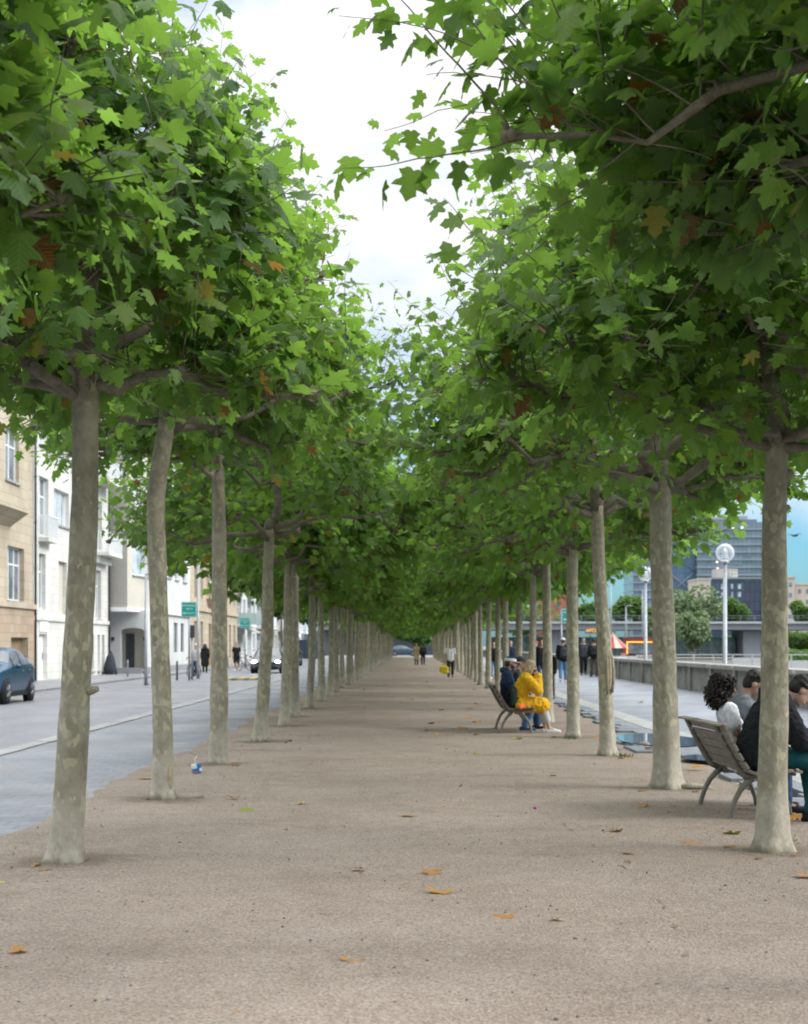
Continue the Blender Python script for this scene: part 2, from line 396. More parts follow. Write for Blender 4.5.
def gen_tree(seed, trunk=None, r=.125, R_=2.6, top=7.6, power=1.3, nleaf=4200, lod=0, lsize=.2, tiers=3, extra=(), zf=None, lean=.05, shape_bias=(0,0), knots=(), limbs0=None, dens_low=1.0, low=.4, tl=None):
    """meshes of one pollarded plane: trunk, limbs and crown, about the origin at the trunk foot"""
    rg = np.random.default_rng(seed)
    if trunk is None:
        zf = zf or rg.uniform(3.3, 3.7)
        dx, dy = rg.normal(0, lean, 2)*1.6; bx, by = rg.normal(0, .05, 2)
        trunk = [(dx*(z/zf) + bx*math.sin(PI*z/zf*1.1), dy*(z/zf) + by*math.sin(PI*z/zf), z) for z in np.linspace(0, zf, 9)]
    tp = np.array(trunk, float)
    # resample
    zs = np.concatenate([[-.06,0,.03,.07,.12,.18,.27,.4,.6], np.linspace(.85, tp[-1,2], 16 if lod == 0 else 8)])
    cx = np.interp(zs, tp[:,2], tp[:,0]); cy = np.interp(zs, tp[:,2], tp[:,1]); zf = tp[-1,2]
    nse = rg.normal(0, .025, len(zs))
    rad = [r*(1.0 - .24*max(0, z)/zf)*(1 + nse[i] + .75*math.exp(-max(z,0)/.09)*.36 + .15*math.exp(-max(z,0)/.5)) for i, z in enumerate(zs)]
    rad[-1] *= 1.06; ph = rg.uniform(0, 6.28, 3)
    def lob(i, a):
        z = max(zs[i], 0)
        return 1 + .30*math.exp(-z/.11)*max(-.3,math.sin(4*a+ph[0])) + .05*math.sin(2*a+ph[1]+z*.8) + .035*math.sin(5*a+ph[2]+z*1.7)
    tm = MB(); ns = 22 if lod == 0 else 12
    tm.tube([(x,y,z) for x,y,z in zip(cx,cy,zs)], rad, ns, 0, True, lob)
    for (kz, ka, kr, kl) in knots:     # cut stubs and healed knots
        x = np.interp(kz, zs, cx); y = np.interp(kz, zs, cy); rr = np.interp(kz, zs, rad)
        d = np.array((math.cos(ka), math.sin(ka), .25))
        p0 = np.array((x,y,kz)) + d*rr*.6
        tm.tube([p0, p0+d*(rr*.4+kl*.4), p0+d*(rr*.4+kl)], [kr*1.35, kr*1.05, kr*.7], 9, 0)
    Fk = np.array((cx[-1], cy[-1], zf))
    # leader and limbs
    led = wiggle(rg, Fk - (0,0,.16), Fk + np.array((rg.normal(0,.15), rg.normal(0,.15), (top-zf)*.62)), 9, .18)
    lrad = [r*.80, r*.66] + list(np.linspace(r*.55, .02, 7))
    limbs = []
    ML = [MB()]
    ML[0].ball(Fk - np.array((0,0,.03)), (r*.92,r*.92,r*1.3), 14, 10)
    ML[0].tube(led, lrad, 9 if lod == 0 else 6, 0)
    def knob(mb, p, rr):
        for _ in range(5 if lod == 0 else 2):
            d = rg.normal(0, 1, 3); d /= np.linalg.norm(d); d[2] = abs(d[2])*.6
            mb.ball(np.array(p) + d*rr*.55, rr*rg.uniform(.45,.75), 7, 5)
        if lod == 0:
            for _ in range(7):
                d = rg.normal(0, 1, 3); d[2] = abs(d[2]); d /= np.linalg.norm(d)
                mb.tube([np.array(p), np.array(p)+d*rr*rg.uniform(1.2,2.2)], [rr*.22, rr*.10], 4)
    a0 = rg.uniform(0, 6.28)
    specs = []
    for ti in range(tiers):
        nl = (6,5,4)[ti]
        for i in range(nl):
            az = a0 + ti*.6 + 2*PI*i/nl + rg.normal(0,.18)
            if ti == 0 and limbs0 is not None and i < len(limbs0): az, ln_, rise = limbs0[i]
            else:
                ln_ = R_*(.82,.66,.46)[ti]*rg.uniform(.8,1.08); rise = (.10,.28,.5)[ti]*rg.uniform(.5,1.6)
            bias = 1 + shape_bias[0]*math.cos(az) + shape_bias[1]*math.sin(az)
            specs.append((ti, az, ln_*bias, rise))
    for (ti, az, ln_, rise) in specs:
        mb = MB() if ti == 0 else ML[0]
        t0 = 0 if ti == 0 else (.30,.62)[ti-1] + rg.uniform(-.1,.1)
        s = Fk - (0,0, rg.uniform(.05,.32)) if ti == 0 else led[int(round(t0*8))]
        e = np.array(s) + np.array((math.cos(az)*ln_, math.sin(az)*ln_, ln_*rise))
        n = 9
        pts = wiggle(rg, s, e, n, .3)
        if ti == 0:   # limbs leave the trunk steeply, then level off
            for i in range(n): pts[i] = pts[i] + np.array((0,0,.14*math.sin(PI*min(1, i/(n-1)*1.4))))
        br = (.046,.035,.028)[ti]*rg.uniform(.85,1.15)*(r/.125)
        rr = [br*(1.35 if i == 0 else 1)*(1-.6*i/(n-1))*(1+.16*rg.normal()) for i in range(n)]
        mb.tube(pts, rr, 9 if lod == 0 else 5, 0)
        knob(mb, pts[-1], br*1.15)
        if ti == 0: knob(mb, pts[rg.integers(4,7)], br*.95)
        if ti < 2 and rg.random() < .8:   # a side branch
            k = int(rg.integers(3,6)); az2 = az + rg.choice([-1,1])*rg.uniform(.5,.9)
            e2 = pts[k] + np.array((math.cos(az2), math.sin(az2), rise*.6))*ln_*.45
            p2 = wiggle(rg, pts[k], e2, 6, .2); mb.tube(p2, list(np.linspace(br*.7, br*.35, 6)), 7 if lod == 0 else 4, 0)
            knob(mb, p2[-1], br*.75); limbs.append((p2, 1))
        limbs.append((pts, ti))
        if ti == 0: ML.append(mb)
    limbs += [([led[i] for i in range(1,9)], 2)]*2
    zb = zf - low
    cxy = np.array((Fk[0] + shape_bias[0]*R_*.5, Fk[1] + shape_bias[1]*R_*.5))
    def env(p, q=1.0):
        h = (p[2]-zb)/((top-zb)*(.55+.45*q))
        if h > 1 or h < 0: return False
        rr = R_*q*(1 - max(0,h-.12)**power*.86/(.88**power))
        rel = p[:2]-cxy; a = math.atan2(rel[1], rel[0])
        rr *= 1 + .12*math.sin(3*a+ph[0]) + .08*math.sin(5*a+ph[1]+h*4)
        return np.hypot(*rel) < rr
    P=[]; Yd=[]; Nd=[]; S=[]; RN=[]
    tw = ML[0]; guard = 0
    while len(P) < nleaf and guard < 4000:
        guard += 1
        pts, ti = limbs[rg.integers(0, len(limbs))]
        t = rg.uniform(.20, 1)**.8 if ti < 2 else rg.uniform(.15,1)
        i = min(int(t*(len(pts)-1)), len(pts)-2); fr = t*(len(pts)-1)-i
        s = np.array(pts[i])*(1-fr) + np.array(pts[i+1])*fr
        rel = np.array((s[0]-Fk[0], s[1]-Fk[1], 0)); rel = rel/max(np.linalg.norm(rel), .05)
        kind = rg.random()
        if kind < .44:   d = rel*rg.uniform(.0,.8) + np.array((0,0,rg.uniform(.5,1.2))) + rg.normal(0,.28,3); L = rg.uniform(.9, 2.6)
        elif kind < .72: d = rel*rg.uniform(.2,1.) + np.array((0,0,rg.uniform(.0,.45))) + rg.normal(0,.5,3)*(1,1,.4); L = rg.uniform(.5, 1.3)
        else:            d = rg.normal(0,1,3)*(1,1,.25) + rel*.4 + np.array((0,0,-.16*dens_low)); L = rg.uniform(.3,.8)
        d = d/np.linalg.norm(d); step = .085 if lod == 0 else .1
        p = s.copy(); path = [p.copy()]; nl_ = int(L/step); ph2 = rg.uniform(0,6.28)
        hue = rg.normal(0,.13); eq = rg.uniform(.72,1.12)
        for j in range(nl_):
            d = d + rg.normal(0,.085,3) + np.array((0,0,-.012 if kind < .44 else .004)); d /= np.linalg.norm(d)
            p = p + d*step
            if not env(p, eq) and np.linalg.norm(p-s) > .32*eq: break
            path.append(p.copy())
            if j < 1: continue
            ang = ph2 + j*2.4
            o = np.cross(d, (math.cos(ang), math.sin(ang), .3)); o /= max(np.linalg.norm(o), 1e-6)
            tt = j/max(nl_,1)
            pet = o*.8 + d*.35 + np.array((0,0,-.05))
            pos = p + pet*rg.uniform(.04,.11)
            out = np.array((pos[0]-Fk[0], pos[1]-Fk[1], 0)); out /= max(np.linalg.norm(out), .1)
            y = pet*.9 + out*.35 + np.array((0,0,-rg.uniform(.05,.75))) + rg.normal(0,.25,3)
            nrm = np.array((0,0,1.)) + out*rg.uniform(-.1,.8) + rg.normal(0,.42,3)
            P.append(pos); Yd.append(y); Nd.append(nrm)
            S.append(lsize*rg.uniform(.5,1.2)*(1-.35*tt) if lod == 0 else lsize*1.12*rg.uniform(.75,1.2))
            h = (pos[2]-zb)/(top-zb)
            dead = rg.random() < (.036 if h < .35 else .007) and np.hypot(*(pos[:2]-cxy)) < .7*R_
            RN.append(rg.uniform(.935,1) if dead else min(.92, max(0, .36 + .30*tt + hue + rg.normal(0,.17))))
        if lod == 0 and len(path) > 2:
            tw.tube(path, list(np.linspace(.0075,.002,len(path))), 4, 0, False)
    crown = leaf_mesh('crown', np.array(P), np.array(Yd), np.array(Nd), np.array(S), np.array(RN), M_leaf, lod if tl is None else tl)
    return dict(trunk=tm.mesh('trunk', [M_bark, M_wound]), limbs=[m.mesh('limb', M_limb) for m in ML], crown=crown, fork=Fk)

def place_tree(d, loc, label, group, rz=0, sc=1.0, simple=False):
    t = empty('plane_tree', loc, label, 'tree', group, rz)
    t.scale = (sc,sc,sc)
    link('trunk', d['trunk'], t)
    for m in d['limbs'] : link('limb', m, t)
    link('crown', d['crown'], t)
    return t
GL, GR = 'plane trees of the row beside the street', 'plane trees of the row beside the river walk'
def px_trunk(path):
    """trunk centre line read off the photo at the trunk's own distance -> local coordinates"""
    Y = 2475.0/(path[0][1]-VY); x0 = X(path[0][0], Y)
    return Y, x0, [(X(px,Y)-x0, 0.03*math.sin(i*2.1), Zh(py,Y)) for i,(px,py) in enumerate(path)]

TREES = []
# nearest trees, each grown on its own
near = [
 ('L', [(65,865),(70,790),(76,700),(80,600),(84,500),(86,430),(86,362)], dict(r=.12, R_=2.05, top=8.2, power=.95, shape_bias=(.06,0), nleaf=6000, lsize=.178, low=.3,
        knots=((1.28,-.2,.03,.07),(2.2,2.4,.03,.01)), limbs0=[(-.12,1.5,.03),(3.0,1.9,.14),(1.9,1.8,.2),(-1.7,1.6,.12),(.7,1.7,.2),(-2.6,1.8,.05)]),
  'foremost plane tree of the left row with a cut stub low on its trunk'),
 ('L', [(163,800),(163,740),(160,640),(157,560),(155,500),(162,455),(170,410)], dict(r=.112, R_=2.6, top=8.6, power=1.3, nleaf=5600, lsize=.166, low=.3,
        limbs0=[(2.7,1.9,.05),(.1,2.0,.2),(1.3,1.8,.15),(-1.2,1.7,.15),(-2.2,1.6,.2),(.8,1.9,.1)]),
  'crooked second plane tree of the left row with a pale bark scar at its foot'),
 ('L', [(218,765),(219,680),(220,600),(219,520),(217,450)], dict(r=.117, R_=3.1, top=8.9, power=2.2, nleaf=6200, lsize=.166),
  'straight third plane tree of the left row beside the crumpled blue carton'),
 ('L', [(260,743),(264,680),(268,620),(268,570),(270,525)], dict(r=.11, R_=3.35, top=9.0, power=3.0, nleaf=6600, lsize=.168, tl=1),
  'fourth plane tree of the left row in front of the lit headlights'),
 ('R', [(772,853),(773,780),(774,700),(775,600),(775,520),(777,425)], dict(r=.112, R_=3.2, top=6.2, power=2.2, nleaf=7200, lsize=.178, low=.5,
        knots=((2.98,.1,.05,.05),(2.72,.2,.025,.03)), limbs0=[(2.85,2.4,.26),(-2.6,2.2,.2),(.3,2.2,.1),(1.5,2.2,.12),(-1.3,2.1,.15),(-.5,2.,.1)]),
  'foremost plane tree of the right row with mottled bark covering the near bench end'),
 ('R', [(667,790),(666,720),(664,640),(661,560),(660,470)], dict(r=.152, R_=3.7, top=8.3, power=2.2, nleaf=8200, lsize=.166, low=.5),
  'thick second plane tree of the right row just behind the near bench'),
 ('R', [(608,757),(606,700),(604,640),(599,570),(597,500)], dict(r=.112, R_=3.35, top=8.6, power=3.0, nleaf=6800, lsize=.166, tl=1, knots=()),
  'leaning third plane tree of the right row with a long split wound in its trunk'),
 ('R', [(573,738),(573,660),(572,600),(573,540)], dict(r=.115, R_=3.35, top=8.6, power=3.2, nleaf=6400, lsize=.168, tl=1),
  'greenish fourth plane tree of the right row beside the couple in yellow and navy'),
]
for i, (side, path, kw, lab) in enumerate(near):
    Y, x0, loc = px_trunk(path)
    d = gen_tree(100+i, trunk=loc, lod=0, **kw)
    TREES.append(place_tree(d, (x0, Y, 0), lab, GL if side == 'L' else GR))
# an old split wound and a pale peeled strip, as on the trunks in the photo
q = MB(); q.ball((.012,-.085,1.24),(.035,.03,.26),12,10); q.build('bark_scar',M_wound,TREES[6])
q = MB(); q.tube([(-.015,-.09,.93),(-.018,-.098,1.1),(-.022,-.10,1.25),(-.026,-.098,1.4),(-.026,-.085,1.56)],[.015,.022,.025,.022,.015],8); q.tube([(.055,-.055,.95),(.068,-.062,1.12),(.068,-.064,1.25),(.055,-.058,1.42),(.035,-.05,1.55)],[.018,.028,.03,.025,.016],8); q.build('scar_lip',M_bark,TREES[6])
q = MB(); q.ball((.085,-.075,.20),(.028,.035,.19),10,8); q.build('bark_scar',M_wound,TREES[1])
# the trees beside and behind the photographer, whose crowns hang into the top of the picture
for i, (x, y, kw, lab) in enumerate([
  (-2.65, 6.7, dict(R_=1.8, top=7.2, power=.9, nleaf=4800, lsize=.175, zf=3.7, low=.2, shape_bias=(-.05,.1)), 'plane tree beside the photographer whose leaves fill the upper left corner'),
  (2.85, 7.0, dict(R_=3.45, top=6.9, power=2.6, nleaf=8200, lsize=.18, zf=4.2, low=.25, seed_=75, limbs0=[(2.75,2.55,.15),(2.35,2.4,.16),(-2.6,2.2,.2),(.3,2.2,.1),(2.0,2.3,.12),(-1.3,2.1,.15),(1.1,2.3,.1)]), 'plane tree beside the photographer whose dark leaves hang in the upper right corner')]):
    d = gen_tree(kw.pop('seed_', 60+i), lod=0, **kw); TREES.append(place_tree(d, (x, y, 0), lab, GL if x < 0 else GR))

# mid and far trees: a handful of grown kinds, turned and scaled
MID = [gen_tree(300+i, r=.108, R_=3.35, top=8.6+.2*(i % 3), power=4, nleaf=4800, lod=1, lsize=.172, lean=.025) for i in range(5)]
FAR = []
for i in range(4):
    d = gen_tree(400+i, r=.105, R_=3.25, top=8.4, power=3.5, nleaf=2300, lod=2, lsize=.225, lean=.025); FAR.append(d)
ords = ['fifth','sixth','seventh','eighth','ninth','tenth','eleventh','twelfth']
for side in (-1, 1):
    k = 0; y = 30.0 if side < 0 else 31.6
    step = 4.66 if side < 0 else 4.82
    while y < 205:
        row = 'left' if side < 0 else 'right'
        where = 'beside the street' if side < 0 else 'beside the river walk'
        lab = f'{ords[k]} plane tree counted from the front in the {row} row {where}' if k < len(ords) else f'slim far plane tree well down the {row} row {where}'
        d = MID[rnd.randrange(5)] if k < 9 else FAR[rnd.randrange(4)]
        if side > 0 and k < 7: y = (31.3,37.2,41.5,46.8,50.6,56.5,61.5)[k]
        if side < 0 and k < 5: y = (30.2,34.0,38.8,43.4,47.6)[k]
        xx = (-2.62 if side < 0 else 2.88) + rnd.uniform(-.05,.05)
        place_tree(d, (xx, y + (rnd.uniform(-.2,.2) if k > 6 else 0), 0), lab, GL if side < 0 else GR, rnd.uniform(0, 6.28), rnd.uniform(.94,1.05)*(1.0 if y < 120 else .98))
        y += step; k += 1
# two more behind the photographer, so that a step aside still shows the avenue
for side in (-1, 1):
    place_tree(MID[1 if side < 0 else 3], (side*2.75, -2.2, 0), 'plane tree standing behind the photographer at the %s' % ('street side' if side < 0 else 'river side'), GL if side < 0 else GR, 1.0*side)

# --- other greenery: loose broadleaf crowns
def bush_mesh(seed, rx, ry, rz, n, ls, mt, cz=0, droop=.3, lumps=9):
    rg = np.random.default_rng(seed)
    cs = rg.normal(0,1,(lumps,3)); cs /= np.linalg.norm(cs,axis=1,keepdims=True); cs *= rg.uniform(.25,.72,(lumps,1)); rs = rg.uniform(.30,.52,lumps)
    k = rg.integers(0, lumps, n); d = rg.normal(0,1,(n,3)); d /= np.linalg.norm(d,axis=1,keepdims=True)
    q = cs[k] + d*(rs[k]*rg.uniform(.55,1.05,n)**.6)[:,None]
    P = q*np.array((rx,ry,rz)); P[:,2] += cz
    Yd = d + rg.normal(0,.5,(n,3)); Yd[:,2] -= droop; Nd = d*.6 + np.array((0,0,.7)) + rg.normal(0,.4,(n,3))
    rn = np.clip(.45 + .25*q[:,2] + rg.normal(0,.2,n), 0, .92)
    return leaf_mesh('crown', P, Yd, Nd, ls*rg.uniform(.7,1.3,n), rn, mt, 2)
def bush_tree(name, loc, rx, rz, cz, label, group, seed, mt=None, n=2200, ls=.35, r=.16, cat='tree', ry=None):
    t = empty(name, loc, label, cat, group)
    tm = MB(); rg = np.random.default_rng(seed)
    tm.tube(wiggle(rg, (0,0,-.3), (rg.normal(0,.2), 0, cz+rz*.3), 6, .05), list(np.linspace(r,r*.4,6)), 8)
    for i in range(4):
        a = rg.uniform(0,6.28); tm.tube(wiggle(rg, (0,0,cz-rz*.45), (rx*.6*math.cos(a), rx*.6*math.sin(a), cz+rz*.2), 5, .1), list(np.linspace(r*.5,r*.2,5)), 6)
    tm.build('trunk', M_limb, t)
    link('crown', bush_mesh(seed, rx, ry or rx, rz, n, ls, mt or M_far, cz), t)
    return t
# ------------------------------------------------------------------ people
def vox(name, pieces, mats, voxel=.012, smooth=4, parent=None, disp=0):
    """one continuous surface grown over tapered limbs ('c') and ellipsoids ('e')"""
    mb = MB()
    for p in pieces:
        if p[0] == 'c':
            _, a, b, ra, rb = p; a = Vector(a); b = Vector(b)
            if (b-a).length > 1e-4: mb.tube([a, b], [ra, rb], 12)
            mb.ball(a, ra, 12, 8); mb.ball(b, rb, 12, 8)
        else:
            mb.ball(p[1], p[2], 14, 10, 0, p[3] if len(p) > 3 else None)
    o = link(name+'_tmp', mb.mesh(name, mats))
    m = o.modifiers.new('r','REMESH'); m.mode = 'VOXEL'; m.voxel_size = voxel; m.use_smooth_shade = True
    if smooth: s = o.modifiers.new('s','SMOOTH'); s.factor = .5; s.iterations = smooth
    if disp:
        tx = bpy.data.textures.new('folds','CLOUDS'); tx.noise_scale = .06
        dm = o.modifiers.new('d','DISPLACE'); dm.texture = tx; dm.strength = disp; dm.mid_level = .5
    dg = bpy.context.evaluated_depsgraph_get(); dg.update()
    me = bpy.data.meshes.new_from_object(o.evaluated_get(dg)); me.name = name
    bpy.data.objects.remove(o)
    me.polygons.foreach_set('use_smooth', [True]*len(me.polygons))
    if not me.materials:
        me.materials.append(mats)
    return link(name, me, parent)

def cloth(name, col, rough=.85, var=.12):
    m = worn(name, col, var, 5, rough, .2); t = NT(m); t.bump(t.noise(t.coord(), 11, 4, .5, .6), .5, .02); return m
SKIN = [mat('skin_light', (.50,.31,.23), .5, 0, .4), mat('skin_tan', (.40,.235,.16), .5, 0, .4), mat('skin_brown', (.23,.125,.08), .5, 0, .4)]
M_eye = mat('eye_dark', (.03,.02,.018), .2); M_lip = mat('lips', (.36,.15,.12), .5)
K = dict(navy=cloth('navy_cloth',(.022,.04,.085)), black=cloth('black_cloth',(.014,.015,.018)), darkgrey=cloth('dark_grey_cloth',(.04,.045,.055)), grey=cloth('grey_cloth',(.15,.17,.19)),
         white=cloth('white_cloth',(.74,.74,.77)), yellow=cloth('yellow_cloth',(.72,.40,.02)), denim=cloth('blue_denim',(.09,.19,.33)), ddenim=cloth('dark_denim',(.035,.07,.14)), teal=cloth('teal_cloth',(.012,.085,.10)),
         pale=cloth('pale_grey_cloth',(.55,.53,.52)), beige=cloth('beige_cloth',(.42,.33,.21)), red=cloth('red_cloth',(.45,.05,.06)), cobalt=cloth('blue_sock_cloth',(.07,.17,.45)), brown=cloth('brown_cloth',(.09,.06,.045)), olive=cloth('olive_cloth',(.10,.10,.07)))
def hairm(name, col):
    m = mat(name, col, .55, 0, .4); t = NT(m); t.bump(t.noise(t.scale(t.coord(), (1,1,.25)), 60, 3), .8, .01)
    t.col(t.ramp(t.noise(t.scale(t.coord(),(1,1,.2)), 40, 2), [(.3, tuple(x*.6 for x in col)), (.7, tuple(x*1.4 for x in col))])); return m
HAIR = dict(black=hairm('black_hair',(.014,.011,.010)), brown=hairm('brown_hair',(.06,.038,.022)), fair=hairm('fair_hair',(.36,.26,.155)), grey=hairm('grey_hair',(.3,.29,.28)), dark=hairm('dark_curls',(.022,.015,.013)))

V3 = lambda *a: Vector(a)
def stand(stride=.0, swing=.12, lean=0, arms=None, turn=0):
    J = dict(hip=V3(0,0,.94), chest=V3(0,lean*.5,1.26), neck=V3(0,lean*.8,1.47), head=V3(0,lean+.02,1.635), f=V3(0,1,-.05))
    for s, k in ((-1,'L'),(1,'R')):
        st = stride*s
        J['hip'+k] = V3(.095*s,0,.90); J['knee'+k] = V3(.10*s, st*.55+.03, .49+.01*abs(st)); J['ank'+k] = V3(.10*s, st*1.05-.02, .085 + (.06 if st < 0 else 0)); J['toe'+k] = V3(.115*s, st*1.05+.15, .035)
        J['sh'+k] = V3(.185*s, lean*.75, 1.42); J['el'+k] = V3(.235*s, lean*.6-swing*s*.6-.02, 1.14); J['wr'+k] = V3(.235*s, lean*.5-swing*s+.06, .89)
    if arms: J.update({k: V3(*v) for k, v in arms.items()})
    return J
def seated(lean=.0, seat=.45, knee=.46, foot=.50, spread=.12, arms=None, head=None, f=None, legs=None):
    c = Vector((0, math.sin(lean), math.cos(lean))); hip = V3(0,0,seat+.11)
    J = dict(hip=hip, chest=hip+c*.33, neck=hip+c*.54)
    J['head'] = J['neck'] + (Vector(head) if head else c*.17 + V3(0,.03,0)); J['f'] = Vector(f) if f else V3(0,1,-.05)
    for s, k in ((-1,'L'),(1,'R')):
        J['hip'+k] = hip + V3(.09*s, .02, -.02); J['knee'+k] = V3(spread*s, knee, seat+.065); J['ank'+k] = V3(spread*s*.95, foot, .09); J['toe'+k] = V3(spread*s, foot+.17, .035)
        J['sh'+k] = J['neck'] - c*.05 + V3(.18*s,0,0)
        J['el'+k] = J['sh'+k] - c*.25 + V3(.05*s,.06,0); J['wr'+k] = V3(.12*s, .33, seat+.19)
    for d in (arms, legs):
        if d: J.update({k: V3(*v) for k, v in d.items()})
    return J

def person(label, loc, rz, J, top, bottom, shoes, hair, skin=0, cap=None, near=False, scale=1.0, female=False, sleeve='long', hem='hip', leg='long', bulk=0, beard=None, group=None, collar=None, hood=None, skirt=0, grip=.5):
    root = empty('person', loc, label, 'person', group, rz); root.scale = (scale,)*3
    vx = .0085 if near else .016
    sm = SKIN[skin]; w = .92 if female else 1.0
    f = J['f'].normalized(); r_ = f.cross(V3(0,0,1)).normalized(); u = r_.cross(f).normalized()
    rot = Matrix((r_, f, u)).transposed()
    Hc = J['head']; hp = lambda x,y,z: Hc + r_*x + f*y + u*z
    P = [('e', hp(0,-.012,.03), (.076,.096,.092), rot), ('e', hp(0,.018,-.035), (.060,.074,.085), rot), ('c', hp(0,.055,-.085), hp(0,.062,-.09), .030,.026),
         ('c', J['neck']-V3(0,0,.05), hp(0,-.025,-.06), .058*w, .054*w)]
    if near:
        P += [('c', hp(0,.088,.012), hp(0,.110,-.028), .011,.017), ('c', hp(-.03,.078,.03), hp(.03,.078,.03), .016,.016),
              ('e', hp(-.076,-.01,-.005), (.012,.022,.032), rot), ('e', hp(.076,-.01,-.005), (.012,.022,.032), rot),
              ('c', hp(-.02,.085,-.062), hp(.02,.085,-.062), .012,.012)]
    hipc, ch, nk = J['hip'], J['chest'], J['neck']
    for s in (-1,1):
        P += [('c', hipc+V3(.06*s,0,0), ch+V3(.075*s,0,.0), .10*w,.10*w), ('c', ch+V3(.07*s,0,0), nk+V3(.06*s,0,-.08), .10*w,.075)]
    for k, s in (('L',-1),('R',1)):
        P += [('c', nk+V3(.03*s,0,-.03), J['sh'+k], .055,.056), ('c', J['sh'+k], J['el'+k], .050*w,.040*w), ('c', J['el'+k], J['wr'+k], .040*w,.027*w)]
        P += [('c', hipc, J['hip'+k], .105,.095), ('c', J['hip'+k], J['knee'+k], .083,.057), ('c', J['knee'+k], J['ank'+k], .056,.038), ('c', J['ank'+k], J['toe'+k], .040,.030)]
        # hand: palm, four unequal bent fingers, thumb from the side near the wrist
        a = (J['wr'+k]-J['el'+k]).normalized(); up = V3(0,0,1) if abs(a.z) < .8 else V3(0,1,0)
        sd = a.cross(up).normalized(); nn = sd.cross(a).normalized()
        if 'hd'+k in J: a = J['hd'+k].normalized(); sd = a.cross(up).normalized(); nn = sd.cross(a).normalized()
        W = J['wr'+k]
        P += [('c', W, W+a*.03, .026,.026), ('c', W+a*.03-sd*.022, W+a*.075-sd*.026, .016,.014), ('c', W+a*.03, W+a*.08, .017,.014), ('c', W+a*.03+sd*.022, W+a*.075+sd*.026, .016,.014)]
        if near:
            for i, L in enumerate((.068,.078,.073,.056)):
                b = W + a*.08 + sd*(-.030+.02*i); m1 = b + (a*(1-grip*.3) - nn*grip*.5).normalized()*L*.55; m2 = m1 + (a*(1-grip) - nn*grip*1.2).normalized()*L*.5
                P += [('c', b, m1, .0095,.009), ('c', m1, m2, .009,.0078)]
            ts = sd*(-s); b = W + a*.03 + ts*.026; m1 = b + (a*.6 + ts*.7 - nn*.2).normalized()*.042; m2 = m1 + (a*.9 - ts*.05 - nn*.3).normalized()*.033
            P += [('c', b, m1, .0125,.011), ('c', m1, m2, .0105,.009)]
        else: P += [('c', W+a*.07, W+a*.14-nn*.02, .026,.018)]
    vox('body', P, sm, vx, 3, root)
    if near:
        for s in (-1,1):
            e = MB(); e.ball(hp(.031*s,.082,.008), .0105, 8, 6); e.build('eye', M_eye, root)
        e = MB(); e.ball(hp(0,.096,-.062), (.022,.008,.007), 10, 6, 0, rot); e.build('mouth', M_lip, root)
    # clothes
    g0 = .014; g = g0 + bulk
    T = []
    for s in (-1,1):
        T += [('c', hipc+V3(.055*s,0,.03), ch+V3(.07*s,0,0), .112*w+g,.108*w+g), ('c', ch+V3(.068*s,.0,0), nk+V3(.06*s,0,-.09), .108*w+g,.078+g)]
    for k, s in (('L',-1),('R',1)):
        T += [('c', nk+V3(.04*s,0,-.055), J['sh'+k], .050+g,.058+g)]
        if sleeve == 'long': T += [('c', J['sh'+k], J['el'+k], .058+g,.048+g), ('c', J['el'+k], J['wr'+k].lerp(J['el'+k],.06), .046+g,.034+g)]
        else: T += [('c', J['sh'+k], J['sh'+k].lerp(J['el'+k],.62), .058+g,.055+g)]
    T += [('c', hipc-V3(.07,0,.03), hipc+V3(.07,0,-.03), .115+g,.115+g)]
    if hem in ('thigh','knee'):
        q = .5 if hem == 'thigh' else .98
        for k in 'LR':
            T += [('c', J['hip'+k], J['hip'+k].lerp(J['knee'+k], q), .115+g,.088+skirt)]
        m = J['hipL'].lerp(J['kneeL'], q).lerp(J['hipR'].lerp(J['kneeR'], q), .5)
        T += [('c', hipc, m, .12,.09+skirt)]
        if q > .9 and J['kneeL'].z > hipc.z-.2:   # seated: the skirt of the coat hangs over lap and seat
            kl, kr = J['kneeL']+V3(-.05,-.02,-.05), J['kneeR']+V3(.05,-.02,-.05); T += [('c', kl, kr, .095,.095), ('c', hipc+V3(-.17,0,-.05), kl, .10,.085), ('c', hipc+V3(.17,0,-.05), kr, .10,.085), ('e', (hipc+m)/2, (.2,.30,.12))]
    if collar: T += [('c', nk+V3(-.05,.01,.0), nk+V3(.05,.01,.0), .052,.052)]
    if hood:   T += [('c', nk+V3(-.07,-.075,.02), nk+V3(.07,-.075,.02), .062,.062), ('c', nk+V3(-.085,-.02,.045), nk+V3(-.07,.05,.0), .038,.03), ('c', nk+V3(.085,-.02,.045), nk+V3(.07,.05,.0), .038,.03)]
    vox('coat' if hem == 'knee' else ('shirt' if sleeve == 'short' else 'jacket'), T, top, vx*1.1, 4 if bulk else 3, root, .024 + bulk*.4)
    g = g0
    B = [('c', hipc-V3(.06,0,.02), hipc+V3(.06,0,-.02), .112+g*.5,.112+g*.5)]
    for k in 'LR':
        a, b, c_ = J['hip'+k], J['knee'+k], J['ank'+k]
        if leg == 'shorts': B += [('c', a, a.lerp(b,.85), .10+g*.6,.082+g)]
        else:
            q = .93 if leg == 'long' else .62
            B += [('c', a, b, .094+g*.6,.066+g), ('c', b, b.lerp(c_, q), .066+g,.050+g*(1 if leg == 'long' else 1.6))]
    vox('shorts' if leg == 'shorts' else 'trousers', B, bottom, vx*1.15, 3, root, .014)
    for k in 'LR':
        a, b = J['ank'+k], J['toe'+k]; d = (b-a); d.z = 0; d = d.normalized()
        h = a - d*.045; h.z = max(b.z, a.z-.05)
        sh = MB()
        vox('shoe', [('c', h, b, .047,.040), ('c', a-V3(0,0,.03), a.lerp(b,.6), .046,.038)], shoes, .012, 2, root)
